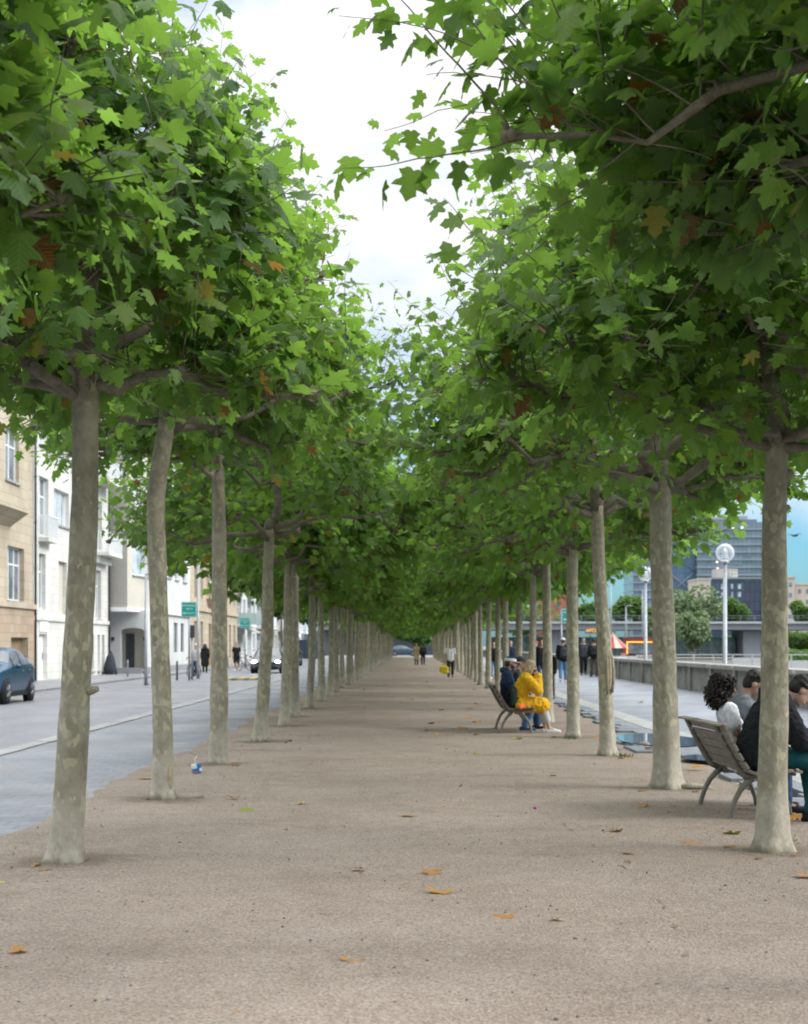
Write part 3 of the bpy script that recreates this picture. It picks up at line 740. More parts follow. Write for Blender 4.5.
    # hair and caps
    if hair:
        hm, style = HAIR[hair[0]], hair[1]
        rg = np.random.default_rng(int(abs(loc[0]*100)+abs(loc[1]*37)))
        HP = [('e', hp(0,-.026,.052), (.084,.095,.084), rot), ('e', hp(0,-.055,.0), (.078,.066,.085), rot)] if not cap else [('e', hp(0,-.035,.01), (.083,.082,.075), rot), ('e', hp(0,-.055,-.02), (.076,.062,.075), rot)]
        if style == 'tousled':
            for _ in range(70):
                d = Vector(rg.normal(0,1,3)).normalized()
                if d.z < -.1 : continue
                HP.append(('e', hp(d.x*.078, -.022+d.y*.09, .055+d.z*.08), (.02,.02,.02), rot))
        if style == 'long':
            for _ in range(84):
                a = rg.uniform(.35, 2*PI-.35)  # around the back, leaving the face free
                x, y = math.sin(a)*.085, math.cos(a)*.085
                p0 = hp(x*.9, y*.8-.02, .07); p1 = hp(x*1.2+rg.normal(0,.014), y*1.1-.03+rg.normal(0,.014), -.06); p2 = p1 + V3(rg.normal(0,.03), -.02+rg.normal(0,.035), -rg.uniform(.07,.20))
                HP += [('c', p0, p1, .017,.015), ('c', p1, p2, .015,.006)]
        o = vox('hair', HP, hm, vx*1.0, 2, root) if style != 'curly' else None
        if style == 'curly':
            mb = MB(); mb.ball(hp(0,-.03,.04), (.10,.10,.10), 14, 10, 0, rot); mb.ball(hp(0,-.06,-.06), (.095,.07,.11), 14, 10, 0, rot)
            for _ in range(620):
                d = Vector(rg.normal(0,1,3)).normalized()
                lo = rg.random() < .5
                c0 = hp(d.x*.085, -.03+d.y*.085, .045+d.z*.09) if not lo else hp(d.x*.10, -.06+d.y*.075, -.07+d.z*.11)
                loc_ = (c0-Hc); fy = loc_.dot(f)
                if fy > .045 and loc_.dot(u) < .075: continue
                n_ = 9; ph = rg.uniform(0,6.28); L = rg.uniform(.05,.085); rr = rg.uniform(.010,.016); pts = []
                dv = (rot @ Vector((d.x, d.y*.8, d.z*.5-.55))).normalized(); e1 = dv.orthogonal().normalized(); e2 = dv.cross(e1)
                for i in range(n_):
                    t_ = i/(n_-1); pts.append(c0 + dv*L*t_ + (e1*math.cos(ph+t_*9) + e2*math.sin(ph+t_*9))*rr)
                mb.tube(pts, [.0065]*(n_-1)+[.003], 5)
            mb.build('hair', hm, root)
    if beard:
        vox('beard', [('e', hp(0,.030,-.062), (.060,.066,.052), rot), ('c', hp(-.058,.01,-.02), hp(-.045,.05,-.07), .014,.014), ('c', hp(.058,.01,-.02), hp(.045,.05,-.07), .014,.014)], HAIR[beard], vx, 2, root)
    if cap:
        cm, bill = cap
        mb = MB()
        vs=[]; nu, nv = 18, 6
        for j in range(nv+1):
            t_ = PI/2*j/nv
            for i in range(nu):
                a = 2*PI*i/nu; vs.append(hp(.096*math.cos(a)*math.cos(t_), -.014+.114*math.sin(a)*math.cos(t_), .034+.094*math.sin(t_)**.9))
        mb.add(vs, [(j*nu+i, j*nu+(i+1)%nu, (j+1)*nu+(i+1)%nu, (j+1)*nu+i) for j in range(nv) for i in range(nu)], 0, True)
        if isinstance(cm, list): mb.m = [1 if k_ >= nu*2 else 0 for k_ in range(len(mb.f))]
        if bill:
            pr = []
            for i in range(9):
                a = PI*i/8; pr.append((.078*math.cos(a), .075+.085*math.sin(a)))
            mb.prism(pr, lambda a,b,t: hp(a, b, .04 + t - .12*(b-.075)**1.0*.9 - 2*a*a), -.003, .004)
        recalc(mb.build('cap', cm, root))
    return root

# ------------------------------------------------------------------ benches
def make_bench(loc, rz, label, wood, length=1.62, frames=(-.6,.6)):
    """profile in (x forward, z up); the bench runs along its own y"""
    b = empty('park_bench', loc, label, 'bench', 'slatted benches facing the river', rz)
    back = [(-.13,.885),(-.105,.85),(-.05,.74),(.01,.63),(.075,.52),(.135,.435),(.20,.405)]
    seat = [(.20,.405),(.33,.418),(.46,.43),(.58,.435),(.645,.42)]
    rl = [(.235,.385),(.185,.35),(.12,.28),(.07,.19),(.035,.09),(.02,.02),(0,.012)]
    fl = [(.28,.39),(.38,.37),(.47,.31),(.54,.21),(.58,.10),(.595,.02),(.62,.012)]
    for y in frames:
        fm = MB()
        for path, rr in ((back,[.014,.018,.021,.023,.025,.027,.028]), (seat,[.028,.024,.022,.02,.014]), (rl,[.03,.027,.024,.022,.021,.022,.018]), (fl,[.03,.026,.023,.022,.021,.022,.018])):
            fm.tube([(x,y,z) for x,z in path], [r_*1.15 for r_ in rr], 8)
        for x in (0,.6): fm.box(x-.06,x+.06,y-.045,y+.045,-.004,.016)
        fm.build('frame', M_cast, b)
    def slats(path, n, wid, off):
        m = MB(); seg = [0]
        for i in range(1,len(path)): seg.append(seg[-1]+math.dist(path[i],path[i-1]))
        for k in range(n):
            s = seg[-1]*(k+.5)/n; i = max(j for j in range(len(seg)-1) if seg[j] <= s); t = (s-seg[i])/(seg[i+1]-seg[i])
            x = path[i][0]+(path[i+1][0]-path[i][0])*t; z = path[i][1]+(path[i+1][1]-path[i][1])*t
            dx, dz = path[i+1][0]-path[i][0], path[i+1][1]-path[i][1]; L = math.hypot(dx,dz); dx/=L; dz/=L
            nx, nz = -dz, dx
            if nz < 0 and abs(dz) < .3: nx, nz = -nx, -nz
            if abs(dz) > .3: nx, nz = abs(nx), abs(nz)
            prof = [(x+dx*wid*a+nx*(off+h), z+dz*wid*a+nz*(off+h)) for a,h in ((-.5,-.015),(.5,-.015),(.5,.015),(-.5,.015))]
            m.prism(prof, lambda a,c,t: (a,t,c), -length/2, length/2)
        return m
    bevel(recalc(slats(back, 6, .076, .036).build('backrest', wood, b)), .006)
    bevel(recalc(slats(seat, 6, .062, .036).build('seat', wood, b)), .006)
    tm = MB(); tm.prism([(-.16,.884),(-.085,.894),(-.087,.914),(-.163,.904)], lambda a,c,t: (a,t,c), -length/2-.01, length/2+.01)
    bevel(recalc(tm.build('top_rail', M_wood if wood is not M_wood else wood, b)), .006)
    return b

# ------------------------------------------------------------------ cars
def make_car(loc, rz, label, paint, lights=False, suv=True, front_only=False):
    """front at local -y; x is across"""
    c = empty('parked_car' if not lights else 'moving_car', loc, label, 'car', None, rz)
    L = 4.35; hw = .92
    st = [ # y, z under, z widest, belt, top, half width at belt, half width at top
     (-.02,.34,.52,.70,.72,.62,.50),(.08,.22,.55,.80,.83,.80,.62),(.35,.19,.58,.92,.97,.88,.70),(.95,.19,.60,.98,1.06,.91,.74),(1.28,.19,.60,1.00,1.12,.92,.76),
     (1.95,.19,.62,1.02,1.52,.92,.66),(2.45,.19,.62,1.03,1.60,.92,.66),(3.05,.19,.62,1.05,1.58,.92,.65),(3.60,.19,.64,1.08,1.45,.91,.64),(4.05,.22,.66,1.10,1.18,.89,.66),(4.28,.30,.66,1.04,1.07,.82,.62),(4.37,.42,.66,.90,.92,.66,.5)]
    zoff = 0 if suv else -.1
    def ring(s):
        y, zu, zm, zb, zt, wb, wt = s; zt += zoff; zb += zoff*.7
        half = [(wb*.80,zu),(wb*.97,zu+.10),(wb*1.0,zm),(wb*.985,(zm+zb)/2),(wb*.955,zb),(wt*.4+wb*.57,zb+(zt-zb)*.45),(wt,zb+(zt-zb)*.88),(wt*.82,zt),(wt*.4,zt+.012)]
        return [(x,y-L/2,z) for x,z in half] + [(-x,y-L/2,z) for x,z in half[::-1]]
    rs = [ring(s) for s in st]; n = len(rs[0])
    mb = MB(); vs = [p for r in rs for p in r]
    fs = [(i*n+k, i*n+(k+1)%n, (i+1)*n+(k+1)%n, (i+1)*n+k) for i in range(len(rs)-1) for k in range(n)] + [tuple(range(n))[::-1], tuple(range((len(rs)-1)*n, len(rs)*n))]
    mb.add(vs, fs, 0, True)
    body = recalc(mb.build('body', paint, c)); sm = body.modifiers.new('s','SUBSURF'); sm.levels = 1; sm.render_levels = 2
    def surf(y, k):      # point k along the half ring at length y
        for a, b in zip(st, st[1:]):
            if a[0] <= y <= b[0]:
                t = (y-a[0])/(b[0]-a[0]); ra, rb = ring(a), ring(b)
                i = int(k); fr = k-i
                p = Vector(ra[i]).lerp(Vector(ra[i+1]), fr); q = Vector(rb[i]).lerp(Vector(rb[i+1]), fr)
                return p.lerp(q, t)
    def glassp(name, ys, ks, side, m=M_cglass, off=.012):
        g = MB(); vs = []
        for y in ys:
            for k in ks:
                p = surf(y,k); nrm = Vector((1,0,.55)).normalized() if k < 7 else Vector((0,0,1)); p = p + nrm*off; vs.append((p.x*side, p.y, p.z))
        w = len(ks); g.add(vs, [(i*w+j, i*w+j+1, (i+1)*w+j+1, (i+1)*w+j) for i in range(len(ys)-1) for j in range(w-1)], 0, True)
        o = g.build(name, m, c); return recalc(o)
    for s in (-1,1):
        glassp('side_window', [1.75,2.0,2.25,2.48], [4.15,4.7,5.3,5.85], s); glassp('side_window', [2.56,2.8,3.05,3.28], [4.15,4.7,5.3,5.85], s)
        glassp('rear_quarter_window', [3.35,3.5,3.68], [4.2,4.7,5.2], s)
    for nm, ys in (('windscreen', [1.36,1.6,1.88]), ('rear_window', [3.68,3.85,4.0])):
        g = MB(); vs = []; kk = [5.6,6.4,7,7.5,8]
        for y in ys:
            row = [surf(y,k)+Vector((0, -.012 if y < 3 else .012, .016)) for k in kk]
            row = row + [Vector((-p.x,p.y,p.z)) for p in row[::-1]]
            vs += row
        w = 10; g.add(vs, [(i*w+j, i*w+j+1, (i+1)*w+j+1, (i+1)*w+j) for i in range(len(ys)-1) for j in range(w-1)], 0, True)
        recalc(g.build(nm, M_cglass, c))
    for y in (.86, 3.52):
        for s in (-1,1):
            w = MB(); yy = y-L/2
            w.tube([(s*.74,yy,.345),(s*.895,yy,.345),(s*.905,yy,.345)], [.41,.41,.40], 24)   # dark wheel arch
            w.build('wheel_arch', M_rubber, c)
            t = MB(); t.tube([(s*.73,yy,.335),(s*.75,yy,.335),(s*.92,yy,.335),(s*.935,yy,.335)], [.31,.335,.335,.31], 28)
            wo = t.build('wheel', M_rubber, c)
            rm = MB(); rm.tube([(s*.935,yy,.335),(s*.945,yy,.335)], [.235,.225], 24)
            rm.tube([(s*.93,yy,.335),(s*.952,yy,.335)], [.05,.04], 12)
            ri = rm.build('rim', M_darksteel, wo)
            sp = MB()
            for k in range(5):
                a = 2*PI*k/5; d = Vector((0,math.cos(a),math.sin(a)))
                sp.tube([Vector((s*.95,yy,.335))+d*.03, Vector((s*.95,yy,.335))+d*.21], [.03,.022], 6)
            sp.build('spokes', M_steel, wo)
    le = mat('headlamp_glow', (.9,.9,.95), .1, 0, .5, (1,.97,.86), 14) if lights else mat('headlamp', (.7,.74,.78), .1, 0, .8)
    tl = mat('tail_lamp', (.35,.02,.02), .15)
    for s in (-1,1):
        h = MB(); h.ball((s*.66,.13-L/2,.74+zoff*.6), (.17,.13,.07), 12, 8); h.build('headlight', le, c)
        h = MB(); h.ball((s*.66,4.24-L/2,.93), (.17,.07,.05), 12, 8); h.build('tail_light', tl, c)
        m = MB(); m.ball((s*1.02,1.62-L/2,1.06+zoff), (.10,.07,.075), 10, 8); m.tube([(s*.86,1.62-L/2,1.02+zoff),(s*.98,1.62-L/2,1.04+zoff)],.025,6); m.build('mirror', paint, c)
        d = MB(); d.tube([(s*.925,2.42-L/2,.92),(s*.925,2.55-L/2,.92)], .014, 6); d.tube([(s*.925,3.2-L/2,.94),(s*.925,3.33-L/2,.94)], .014, 6); d.build('door_handle', M_steel, c)
        sk = MB(); sk.box(s*.86-.05,s*.86+.05,1.25-L/2,3.1-L/2,.2,.33); bevel(sk.build('sill_trim', M_rubber, c), .02)
    gm = MB(); gm.box(-.5,.5,-.035-L/2,.03-L/2,.52,.66); gm.box(-.62,.62,-.03-L/2,.06-L/2,.28,.42); bevel(gm.build('grille', M_rubber, c), .015)
    pm = MB(); pm.box(-.26,.26,-.05-L/2,-.038-L/2,.43,.53); pm.build('number_plate', M_white, c)
    return c

def make_bicycle(loc, rz, label, group, col, lean=0):
    b = empty('bicycle', loc, label, 'bicycle', group, rz); b.rotation_euler = (0, lean, rz)
    for y in (-.53,.53):
        w = MB(); w.tube([(0, y+.33*math.cos(a), .35+.33*math.sin(a)) for a in np.linspace(0, 2*PI, 25)], .018, 6, 0, False)
        wo = w.build('wheel', M_rubber, b)
        sp = MB()
        for k in range(12):
            a = PI*k/6; sp.tube([(0,y,.35),(0,y+.32*math.cos(a),.35+.32*math.sin(a))], .003, 3)
        sp.build('spokes', M_steel, wo)
    f = MB(); bb=(0,-.08,.29); st_=(0,-.25,.80); hd=(0,.36,.82); 
    for a, e in ((bb,st_),(st_,hd),(bb,hd),(st_,(0,-.53,.35)),(bb,(0,-.53,.35)),((0,.33,.95),(0,.53,.35)),(st_,(0,-.28,.93))): f.tube([a,e], .018, 8)
    f.build('frame', col, b)
    h = MB(); h.tube([(-.28,.24,1.02),(-.15,.34,1.04),(0,.36,1.0),(.15,.34,1.04),(.28,.24,1.02)], .014, 6); h.build('handlebar', M_darksteel, b)
    s = MB(); s.ball((0,-.30,.95), (.08,.14,.035), 10, 6); s.build('saddle', M_rubber, b)
    return b
# ------------------------------------------------------------------ grounds
g = MB(); g.quad((-900,-200,-.45),(900,-200,-.45),(900,3000,-.45),(-900,3000,-.45)); tag(g.build('ground', M_earth), kind='structure')
def strip(name, x0, x1, y0, y1, z, m):
    q = MB(); q.box(x0,x1,y0,y1,z-.4,z); return tag(q.build(name, m), kind='structure')
strip('cycle_lane', -6.3, -2.2, -12, 208, -.006, M_pave_l)
strip('road', -13.2, -6.3, -12, 225, -.012, M_asphalt)
strip('sidewalk', -17.6, -13.2, -12, 225, .07, M_walk)
strip('cross_street', -13, 22, 208, 246, -.02, M_walk)
# low band of light setts between cycle lane and road
q = MB(); y = -12.
while y < 206:
    d = rnd.uniform(.7,1.3); q.box(-6.44+rnd.uniform(-.015,.015), -6.12+rnd.uniform(-.02,.02), y, y+d-.012, -.1, .012+rnd.uniform(0,.006)); y += d
tag(q.build('kerb', M_cobble), kind='structure')
# gravel walk with soft uneven edges
rg = np.random.default_rng(5)
ny = 620; ys = np.concatenate([np.linspace(-12, 40, 260), np.linspace(40.3, 207, 180)]); nx = 40
el = -3.62 + np.convolve(rg.normal(0,.22,len(ys)+8), np.ones(9)/9, 'valid'); er = 4.06 + np.convolve(rg.normal(0,.15,len(ys)+8), np.ones(9)/9, 'valid')
vs = []
for i, yy in enumerate(ys):
    for j in range(nx+1):
        t = j/nx; x = el[i]*(1-t)+er[i]*t
        z = .012*math.sin(.9*x+.35*yy)+.010*math.sin(1.7*x-.8*yy+2)+.006*math.sin(3.1*x+2.3*yy)
        edge = min(1, min(t, 1-t)*7)
        vs.append((x, yy, .004 + (.016+z*.7)*edge - (.012 if edge == 0 else 0)))
q = MB(); w = nx+1
q.add(vs, [(i*w+j, i*w+j+1, (i+1)*w+j+1, (i+1)*w+j) for i in range(len(ys)-1) for j in range(nx)], 0, True)
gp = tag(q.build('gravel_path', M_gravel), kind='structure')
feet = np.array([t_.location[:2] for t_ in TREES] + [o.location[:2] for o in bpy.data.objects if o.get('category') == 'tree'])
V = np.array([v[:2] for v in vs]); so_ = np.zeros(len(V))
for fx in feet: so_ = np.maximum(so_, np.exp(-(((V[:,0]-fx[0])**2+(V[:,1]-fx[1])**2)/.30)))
gp.data.attributes.new('trunk_ring','FLOAT','POINT').data.foreach_set('value', so_.astype(np.float32))
def gz(x, y): return .02+.7*(.012*math.sin(.9*x+.35*y)+.010*math.sin(1.7*x-.8*y+2)+.006*math.sin(3.1*x+2.3*y))
q = MB(); tr = [(560,822),(575,835),(596,850),(612,860),(640,882),(662,905),(672,925),(684,950),(690,972)]; P = []
for (a,b),(c_,d_) in zip(tr,tr[1:]):
    for k in range(6):
        px = a+(c_-a)*k/6+rnd.uniform(-2,2); py = b+(d_-b)*k/6; P.append((X(px,2475/(py-VY)),2475/(py-VY)))
vs2 = []
for x,y in P: w2 = rnd.uniform(.003,.017); vs2 += [(x-w2,y,gz(x-w2,y)+.005),(x+w2,y,gz(x+w2,y)+.005)]
q.add(vs2, [(2*i,2*i+1,2*i+3,2*i+2) for i in range(len(P)-1) if rnd.random() < .35]); tag(q.build('path_rut', worn('rut_earth',(.22,.175,.14),.3,14,.95)), kind='structure')
# loose stones lying on the walk close to the camera
q = MB()
for _ in range(2600):
    yy = 5.6 + 22*rnd.random()**1.7; x = rnd.uniform(-3.4,3.8); s = rnd.uniform(.004,.011)*(1.5 if rnd.random() < .06 else 1)
    z = .018+.7*(.012*math.sin(.9*x+.35*yy)+.010*math.sin(1.7*x-.8*yy+2))
    q.ball((x,yy,z+s*.25), (s,s*rnd.uniform(.6,1),s*.6), 5, 3, rnd.randrange(3), Matrix.Rotation(rnd.uniform(0,6.28),3,'Z'))
M_st = [worn('pebble_grey',(.34,.32,.30),.2,30,.9), worn('pebble_tan',(.36,.28,.21),.2,30,.9), worn('pebble_dark',(.15,.13,.115),.2,30,.9)]
tag(q.build('pebbles', M_st), kind='stuff')
# river walk: stepped slab edge, then paving that rises a little to the wall
q = MB(); y = -12.; bot = -.3
while y < 207:
    d = rnd.uniform(.35,1.0) if y < 60 else rnd.uniform(1,2)
    x0 = 3.98 + rnd.uniform(-.22,.28)
    if 22.5 < y < 27.3: x0 = 3.42 + rnd.uniform(-.06,.15)
    q.box(x0, 4.5, y, y+d-.012, bot, .048+rnd.uniform(-.006,.006)); y += d
q2 = MB(); y = -12.
while y < 207:
    q2.box(4.5, 4.98, y, y+1.18, bot, .054+rnd.uniform(-.002,.002)); y += 1.2
tag(q2.build('kerb_slabs', M_slab), kind='structure')
tag(q.build('slab_edge', M_pave_r), kind='structure')
q = MB(); q.add([(4.98,-12,.05),(6.3,-12,.05),(9.3,-12,.15),(4.98,207,.05),(6.3,207,.05),(9.3,207,.15)], [(0,1,4,3),(1,2,5,4)])
tag(q.build('river_walk', M_pave_r), kind='structure')
def puddle(pts, z):
    q = MB(); n = len(pts); P = []
    for i in range(n):   # rounded outline
        a = Vector(pts[i-1]); b = Vector(pts[i]); c = Vector(pts[(i+1)%n])
        for t in (.0,.25,.5,.75):
            p0 = (a+b)/2; p2 = (b+c)/2; p = p0*(1-t)**2 + b*2*t*(1-t) + p2*t*t; P.append((p.x,p.y,z))
    q.add(P, [tuple(range(len(P)))]); return tag(recalc(q.build('puddle', M_water)), kind='structure')
puddle([(3.5,24.2),(4.1,23.3),(4.7,23.9),(5.0,25.1),(4.5,26.9),(3.9,27.2),(3.45,25.6)], .062)
puddle([(4.85,24.3),(5.5,23.7),(6.3,24.2),(6.6,25.8),(5.8,27.3),(5.2,26.5)], .062)
puddle([(3.75,20.9),(4.2,20.5),(4.5,21.1),(4.35,21.9),(3.9,21.7)], .060)
# weeds along slab joints and at trunk feet
q = MB()
def tuft(x, y, z, n, s):
    for _ in range(n):
        a = rnd.uniform(0,6.28); r = rnd.uniform(0,s); h = rnd.uniform(.03,.09)
        px, py = x+r*math.cos(a), y+r*math.sin(a); d = .007
        q.add([(px-d,py,z),(px+d,py,z),(px+rnd.uniform(-.04,.04),py+rnd.uniform(-.03,.03),z+h)], [(0,1,2)])
for (x,y) in ((2.95,22.0),(3.1,21.9),(2.75,26.2),(-11,62.1),(3.05,17.15),(-2.5,25.1)): tuft(x,y,.01,26,.14)
tag(q.build('weeds', M_grass), kind='stuff')
# traffic island with yellow-white kerb
q = MB(); 
for i in range(5): q.box(-8.75+.28*i, -8.75+.28*i+.27, 70.2, 72.5, -.05, .10, i % 2)
isl = q.build('traffic_island', [worn('kerb_yellow',(.55,.42,.16),.15,5), M_conc]); tag(isl, 'low traffic island with yellow and grey kerb stones in the roadway', 'traffic island')

# ------------------------------------------------------------------ river wall
q = empty('river_wall', (9.3,90,0), 'long grey board-marked concrete river wall along the promenade', 'wall')
wl = MB(); cp = MB(); pil = MB()
y = -12.
while y < 207:
    d = 3.4
    nb = 7
    for i in range(nb):   # board-marked panels, each board a little in or out
        k = rnd.uniform(0,.02); wl.box(-.12+k, .2, y+.28-90+i*(d-.28)/nb, y+.28-90+(i+1)*(d-.28)/nb-.012, -.4, .93)
    pil.box(-.19,.24,y-90,y+.28-90,-.4,.99); cp.box(-.22,.3,y+.285-90,y+d-.005-90,.93,1.07); y += d
wl.box(.0,.18,-102,117,-.4,.9)
wl.build('panel', M_conc, q); bevel(cp.build('coping', M_coping, q), .02); bevel(pil.build('pilaster', M_conc, q), .015)

# ------------------------------------------------------------------ facades
class Bld:
    def __init__(s, name, loc, label, cat='building', group=None):
        s.o = empty(name, loc, label, cat, group); s.L = loc; s.frames = 0
    def part(s, mb, name, m, parent=None):
        p = parent or s.o
        o = link(name, mb.mesh(name, m), p)
        if parent is None: o.location = (-s.L[0],-s.L[1],-s.L[2])
        return o
    def facade(s, P0, P1, z0, z1, ops, m, depth=.2, name='wall', fm=None, pm=None):
        """wall from P0 to P1 (seen from its right-hand side) with real reveals round every opening (u0,u1,z0,z1,kind)"""
        P0 = Vector((*P0,0)); P1 = Vector((*P1,0)); d = (P1-P0); L = d.length; d /= L; n = Vector((d.y,-d.x,0))
        pt = lambda u,k,z: P0 + d*u + n*k + Vector((0,0,z))
        us = sorted({0.,L,*[min(L,max(0,q)) for o in ops for q in o[:2]]}); zs = sorted({z0,z1,*[q for o in ops for q in o[2:4]]})
        w = MB()
        for a,b in zip(us,us[1:]):
            for c,e in zip(zs,zs[1:]):
                mu, mz = (a+b)/2, (c+e)/2
                if any(o[0]<mu<o[1] and o[2]<mz<o[3] for o in ops): continue
                w.quad(pt(a,0,c),pt(b,0,c),pt(b,0,e),pt(a,0,e))
        for o in ops:
            a,b,c,e = o[:4]
            w.quad(pt(a,0,c),pt(a,-depth,c),pt(a,-depth,e),pt(a,0,e)); w.quad(pt(b,-depth,c),pt(b,0,c),pt(b,0,e),pt(b,-depth,e))
            w.quad(pt(a,-depth,e),pt(b,-depth,e),pt(b,0,e),pt(a,0,e)); w.quad(pt(a,0,c),pt(b,0,c),pt(b,-depth,c),pt(a,-depth,c))
        s.part(w, name, m)
        dd = (d.x,d.y); PP = (P0.x,P0.y)
        for o in ops:
            a,b,c,e,kind = o[:5]; lights = o[5] if len(o) > 5 else 2
            fr = MB(); fw = .07; k0,k1 = -depth,-depth+.06
            if kind in ('w','f','g'):
                fr.obox(PP,dd,a,a+fw,k0,k1,c,e); fr.obox(PP,dd,b-fw,b,k0,k1,c,e); fr.obox(PP,dd,a+fw,b-fw,k0,k1,e-fw,e); fr.obox(PP,dd,a+fw,b-fw,k0,k1,c,c+fw)
                for i in range(1,lights): u = a+(b-a)*i/lights; fr.obox(PP,dd,u-.04,u+.04,k0,k1+.004,c+fw,e-fw)
                if e-c > 1.9: z = c+(e-c)*.68; fr.obox(PP,dd,a+fw,b-fw,k0,k1-.006,z-.035,z+.035)
                wo = s.part(fr, 'window', fm or M_white)
                pn = MB(); pn.obox(PP,dd,a+.03,b-.03,k0+.005,k0+.028,c+.03,e-.03); s.part(pn, 'pane', pm or (M_pane if rnd.random()<.6 else M_panepale), wo)
                if kind == 'w':
                    sl = MB(); sl.obox(PP,dd,a-.08,b+.08,-.02,.09,c-.09,c-.003); s.part(sl, 'sill', M_slab, wo)
            elif kind == 'd':
                fr.obox(PP,dd,a,b,k0,k0+.05,c,e); do = s.part(fr, 'door', o[6] if len(o)>6 else M_darksteel)
                hb = MB(); hb.obox(PP,dd,b-.16,b-.12,k0+.05,k0+.10,c+.9,c+1.2); s.part(hb, 'handle', M_steel, do)
            elif kind == 'n':
                fr.obox(PP,dd,a,b,k0,k0+.04,c,e); s.part(fr, 'recess', o[6] if len(o)>6 else M_darksteel)
    def band(s, P0, P1, z0, z1, out, m, name='cornice', u0=0, u1=None):
        d = Vector((P1[0]-P0[0],P1[1]-P0[1])); L = d.length; d /= L
        b = MB(); b.obox(P0,(d.x,d.y),u0,L if u1 is None else u1,-.05,out,z0,z1); return s.part(b, name, m)
    def box(s, x0,x1,y0,y1,z0,z1,m,name): b = MB(); b.box(x0,x1,y0,y1,z0,z1); return s.part(b,name,m)
    def balcony(s, P0, P1, u0, u1, z, dep, rail, slab=M_white, h=1.0, bars=True):
        d = Vector((P1[0]-P0[0],P1[1]-P0[1])).normalized(); D = (d.x,d.y)
        b = MB(); b.obox(P0,D,u0,u1,0.003,dep,z-.18,z); bo = s.part(b,'balcony',slab)
        r = MB(); r.obox(P0,D,u0,u1,dep-.05,dep,z+h-.05,z+h)
        for u in (u0,u1-.04): r.obox(P0,D,u,u+.04,.05,dep-.05,z+h-.05,z+h)
        if bars:
            n = max(6,int((u1-u0)/.13))
            for i in range(n+1): u = u0+(u1-u0-.03)*i/n; r.obox(P0,D,u,u+.025,dep-.04,dep-.015,z,z+h-.05)
            for k in range(5):
                kk = .1+(dep-.2)*k/4
                for u in (u0,u1-.025): r.obox(P0,D,u,u+.025,kk,kk+.02,z,z+h-.05)
        else:
            r.obox(P0,D,u0+.03,u1-.03,dep-.04,dep-.02,z+.05,z+h-.06)
            for u in (u0+.005,u1-.03): r.obox(P0,D,u,u+.02,.05,dep-.05,z+.05,z+h-.06)
        s.part(r,'railing',rail,bo); return bo
def stone(name, a, b, bw=.9, bh=.4, joint=None):
    m = mat(name, a, .85, 0, .2); t = NT(m); c = t.coord()
    cmb = t.n('ShaderNodeCombineXYZ'); sp = t.n('ShaderNodeSeparateXYZ'); t.l(c, sp.inputs[0])
    t.l(t.math('ADD', sp.outputs[0], sp.outputs[1]), cmb.inputs[0]); t.l(sp.outputs[2], cmb.inputs[1])
    br = t.n('ShaderNodeTexBrick'); t.l(cmb.outputs[0], br.inputs['Vector']); br.inputs['Scale'].default_value = 1
    br.inputs['Color1'].default_value = (*a,1); br.inputs['Color2'].default_value = (*b,1); br.inputs['Mortar'].default_value = (*(joint or tuple(x*.75 for x in a)),1)
    br.inputs['Brick Width'].default_value = bw; br.inputs['Row Height'].default_value = bh; br.inputs['Mortar Size'].default_value = .012
    col = t.mix(.6, br.outputs['Color'], t.ramp(t.noise(t.scale(c,(1,1,.3)), .8, 6, .65), [(.3,(.75,.74,.72)),(.7,(1.15,1.15,1.15))]), 'MULTIPLY')
    t.col(col); t.bump(t.math('MULTIPLY', br.outputs['Fac'], -1), .3, .02); return m
M_sand = stone('sandstone', (.45,.38,.285), (.50,.43,.335)); M_sandr = stone('rusticated_sandstone', (.39,.30,.22), (.44,.36,.275), .7, .36)
M_cream = stone('pale_limestone', (.62,.61,.575), (.67,.66,.63), .8, .4, (.52,.51,.48)); M_plaster = worn('white_plaster', (.60,.605,.60), .08, .7, .85)
M_gplaster = worn('grey_and_shaded_plaster', (.38,.365,.335), .09, .6, .85); M_cplaster = worn('cream_plaster', (.55,.52,.45), .09, .6, .85); M_pink = worn('pink_sandstone', (.50,.37,.29), .14, .9, .85)
M_roof = worn('slate_roof', (.11,.11,.125), .2, 1.5, .7)
M_brown = worn('brown_gate', (.26,.19,.12), .15, 2, .7); M_base = worn('grey_plinth', (.30,.30,.32), .12, 2, .8)

def plain_back(B, x0, x1, y0, y1, h, roof_h=3.0):
    """the body behind the facade and its roof"""
    B.box(x0,x1-.75,y0+.01,y1-.01,0,h-.01,M_plaster,'core')
    r = MB(); r.add([(x0,y0,h+.3),(x1-.1,y0,h+.3),(x1-.1,y1,h+.3),(x0,y1,h+.3),((x0+x1)/2-1,y0,h+.3+roof_h),((x0+x1)/2-1,y1,h+.3+roof_h)], [(0,1,4),(2,3,5),(1,2,5,4),(3,0,4,5),(0,3,2,1)])
    B.part(r,'roof',M_roof)
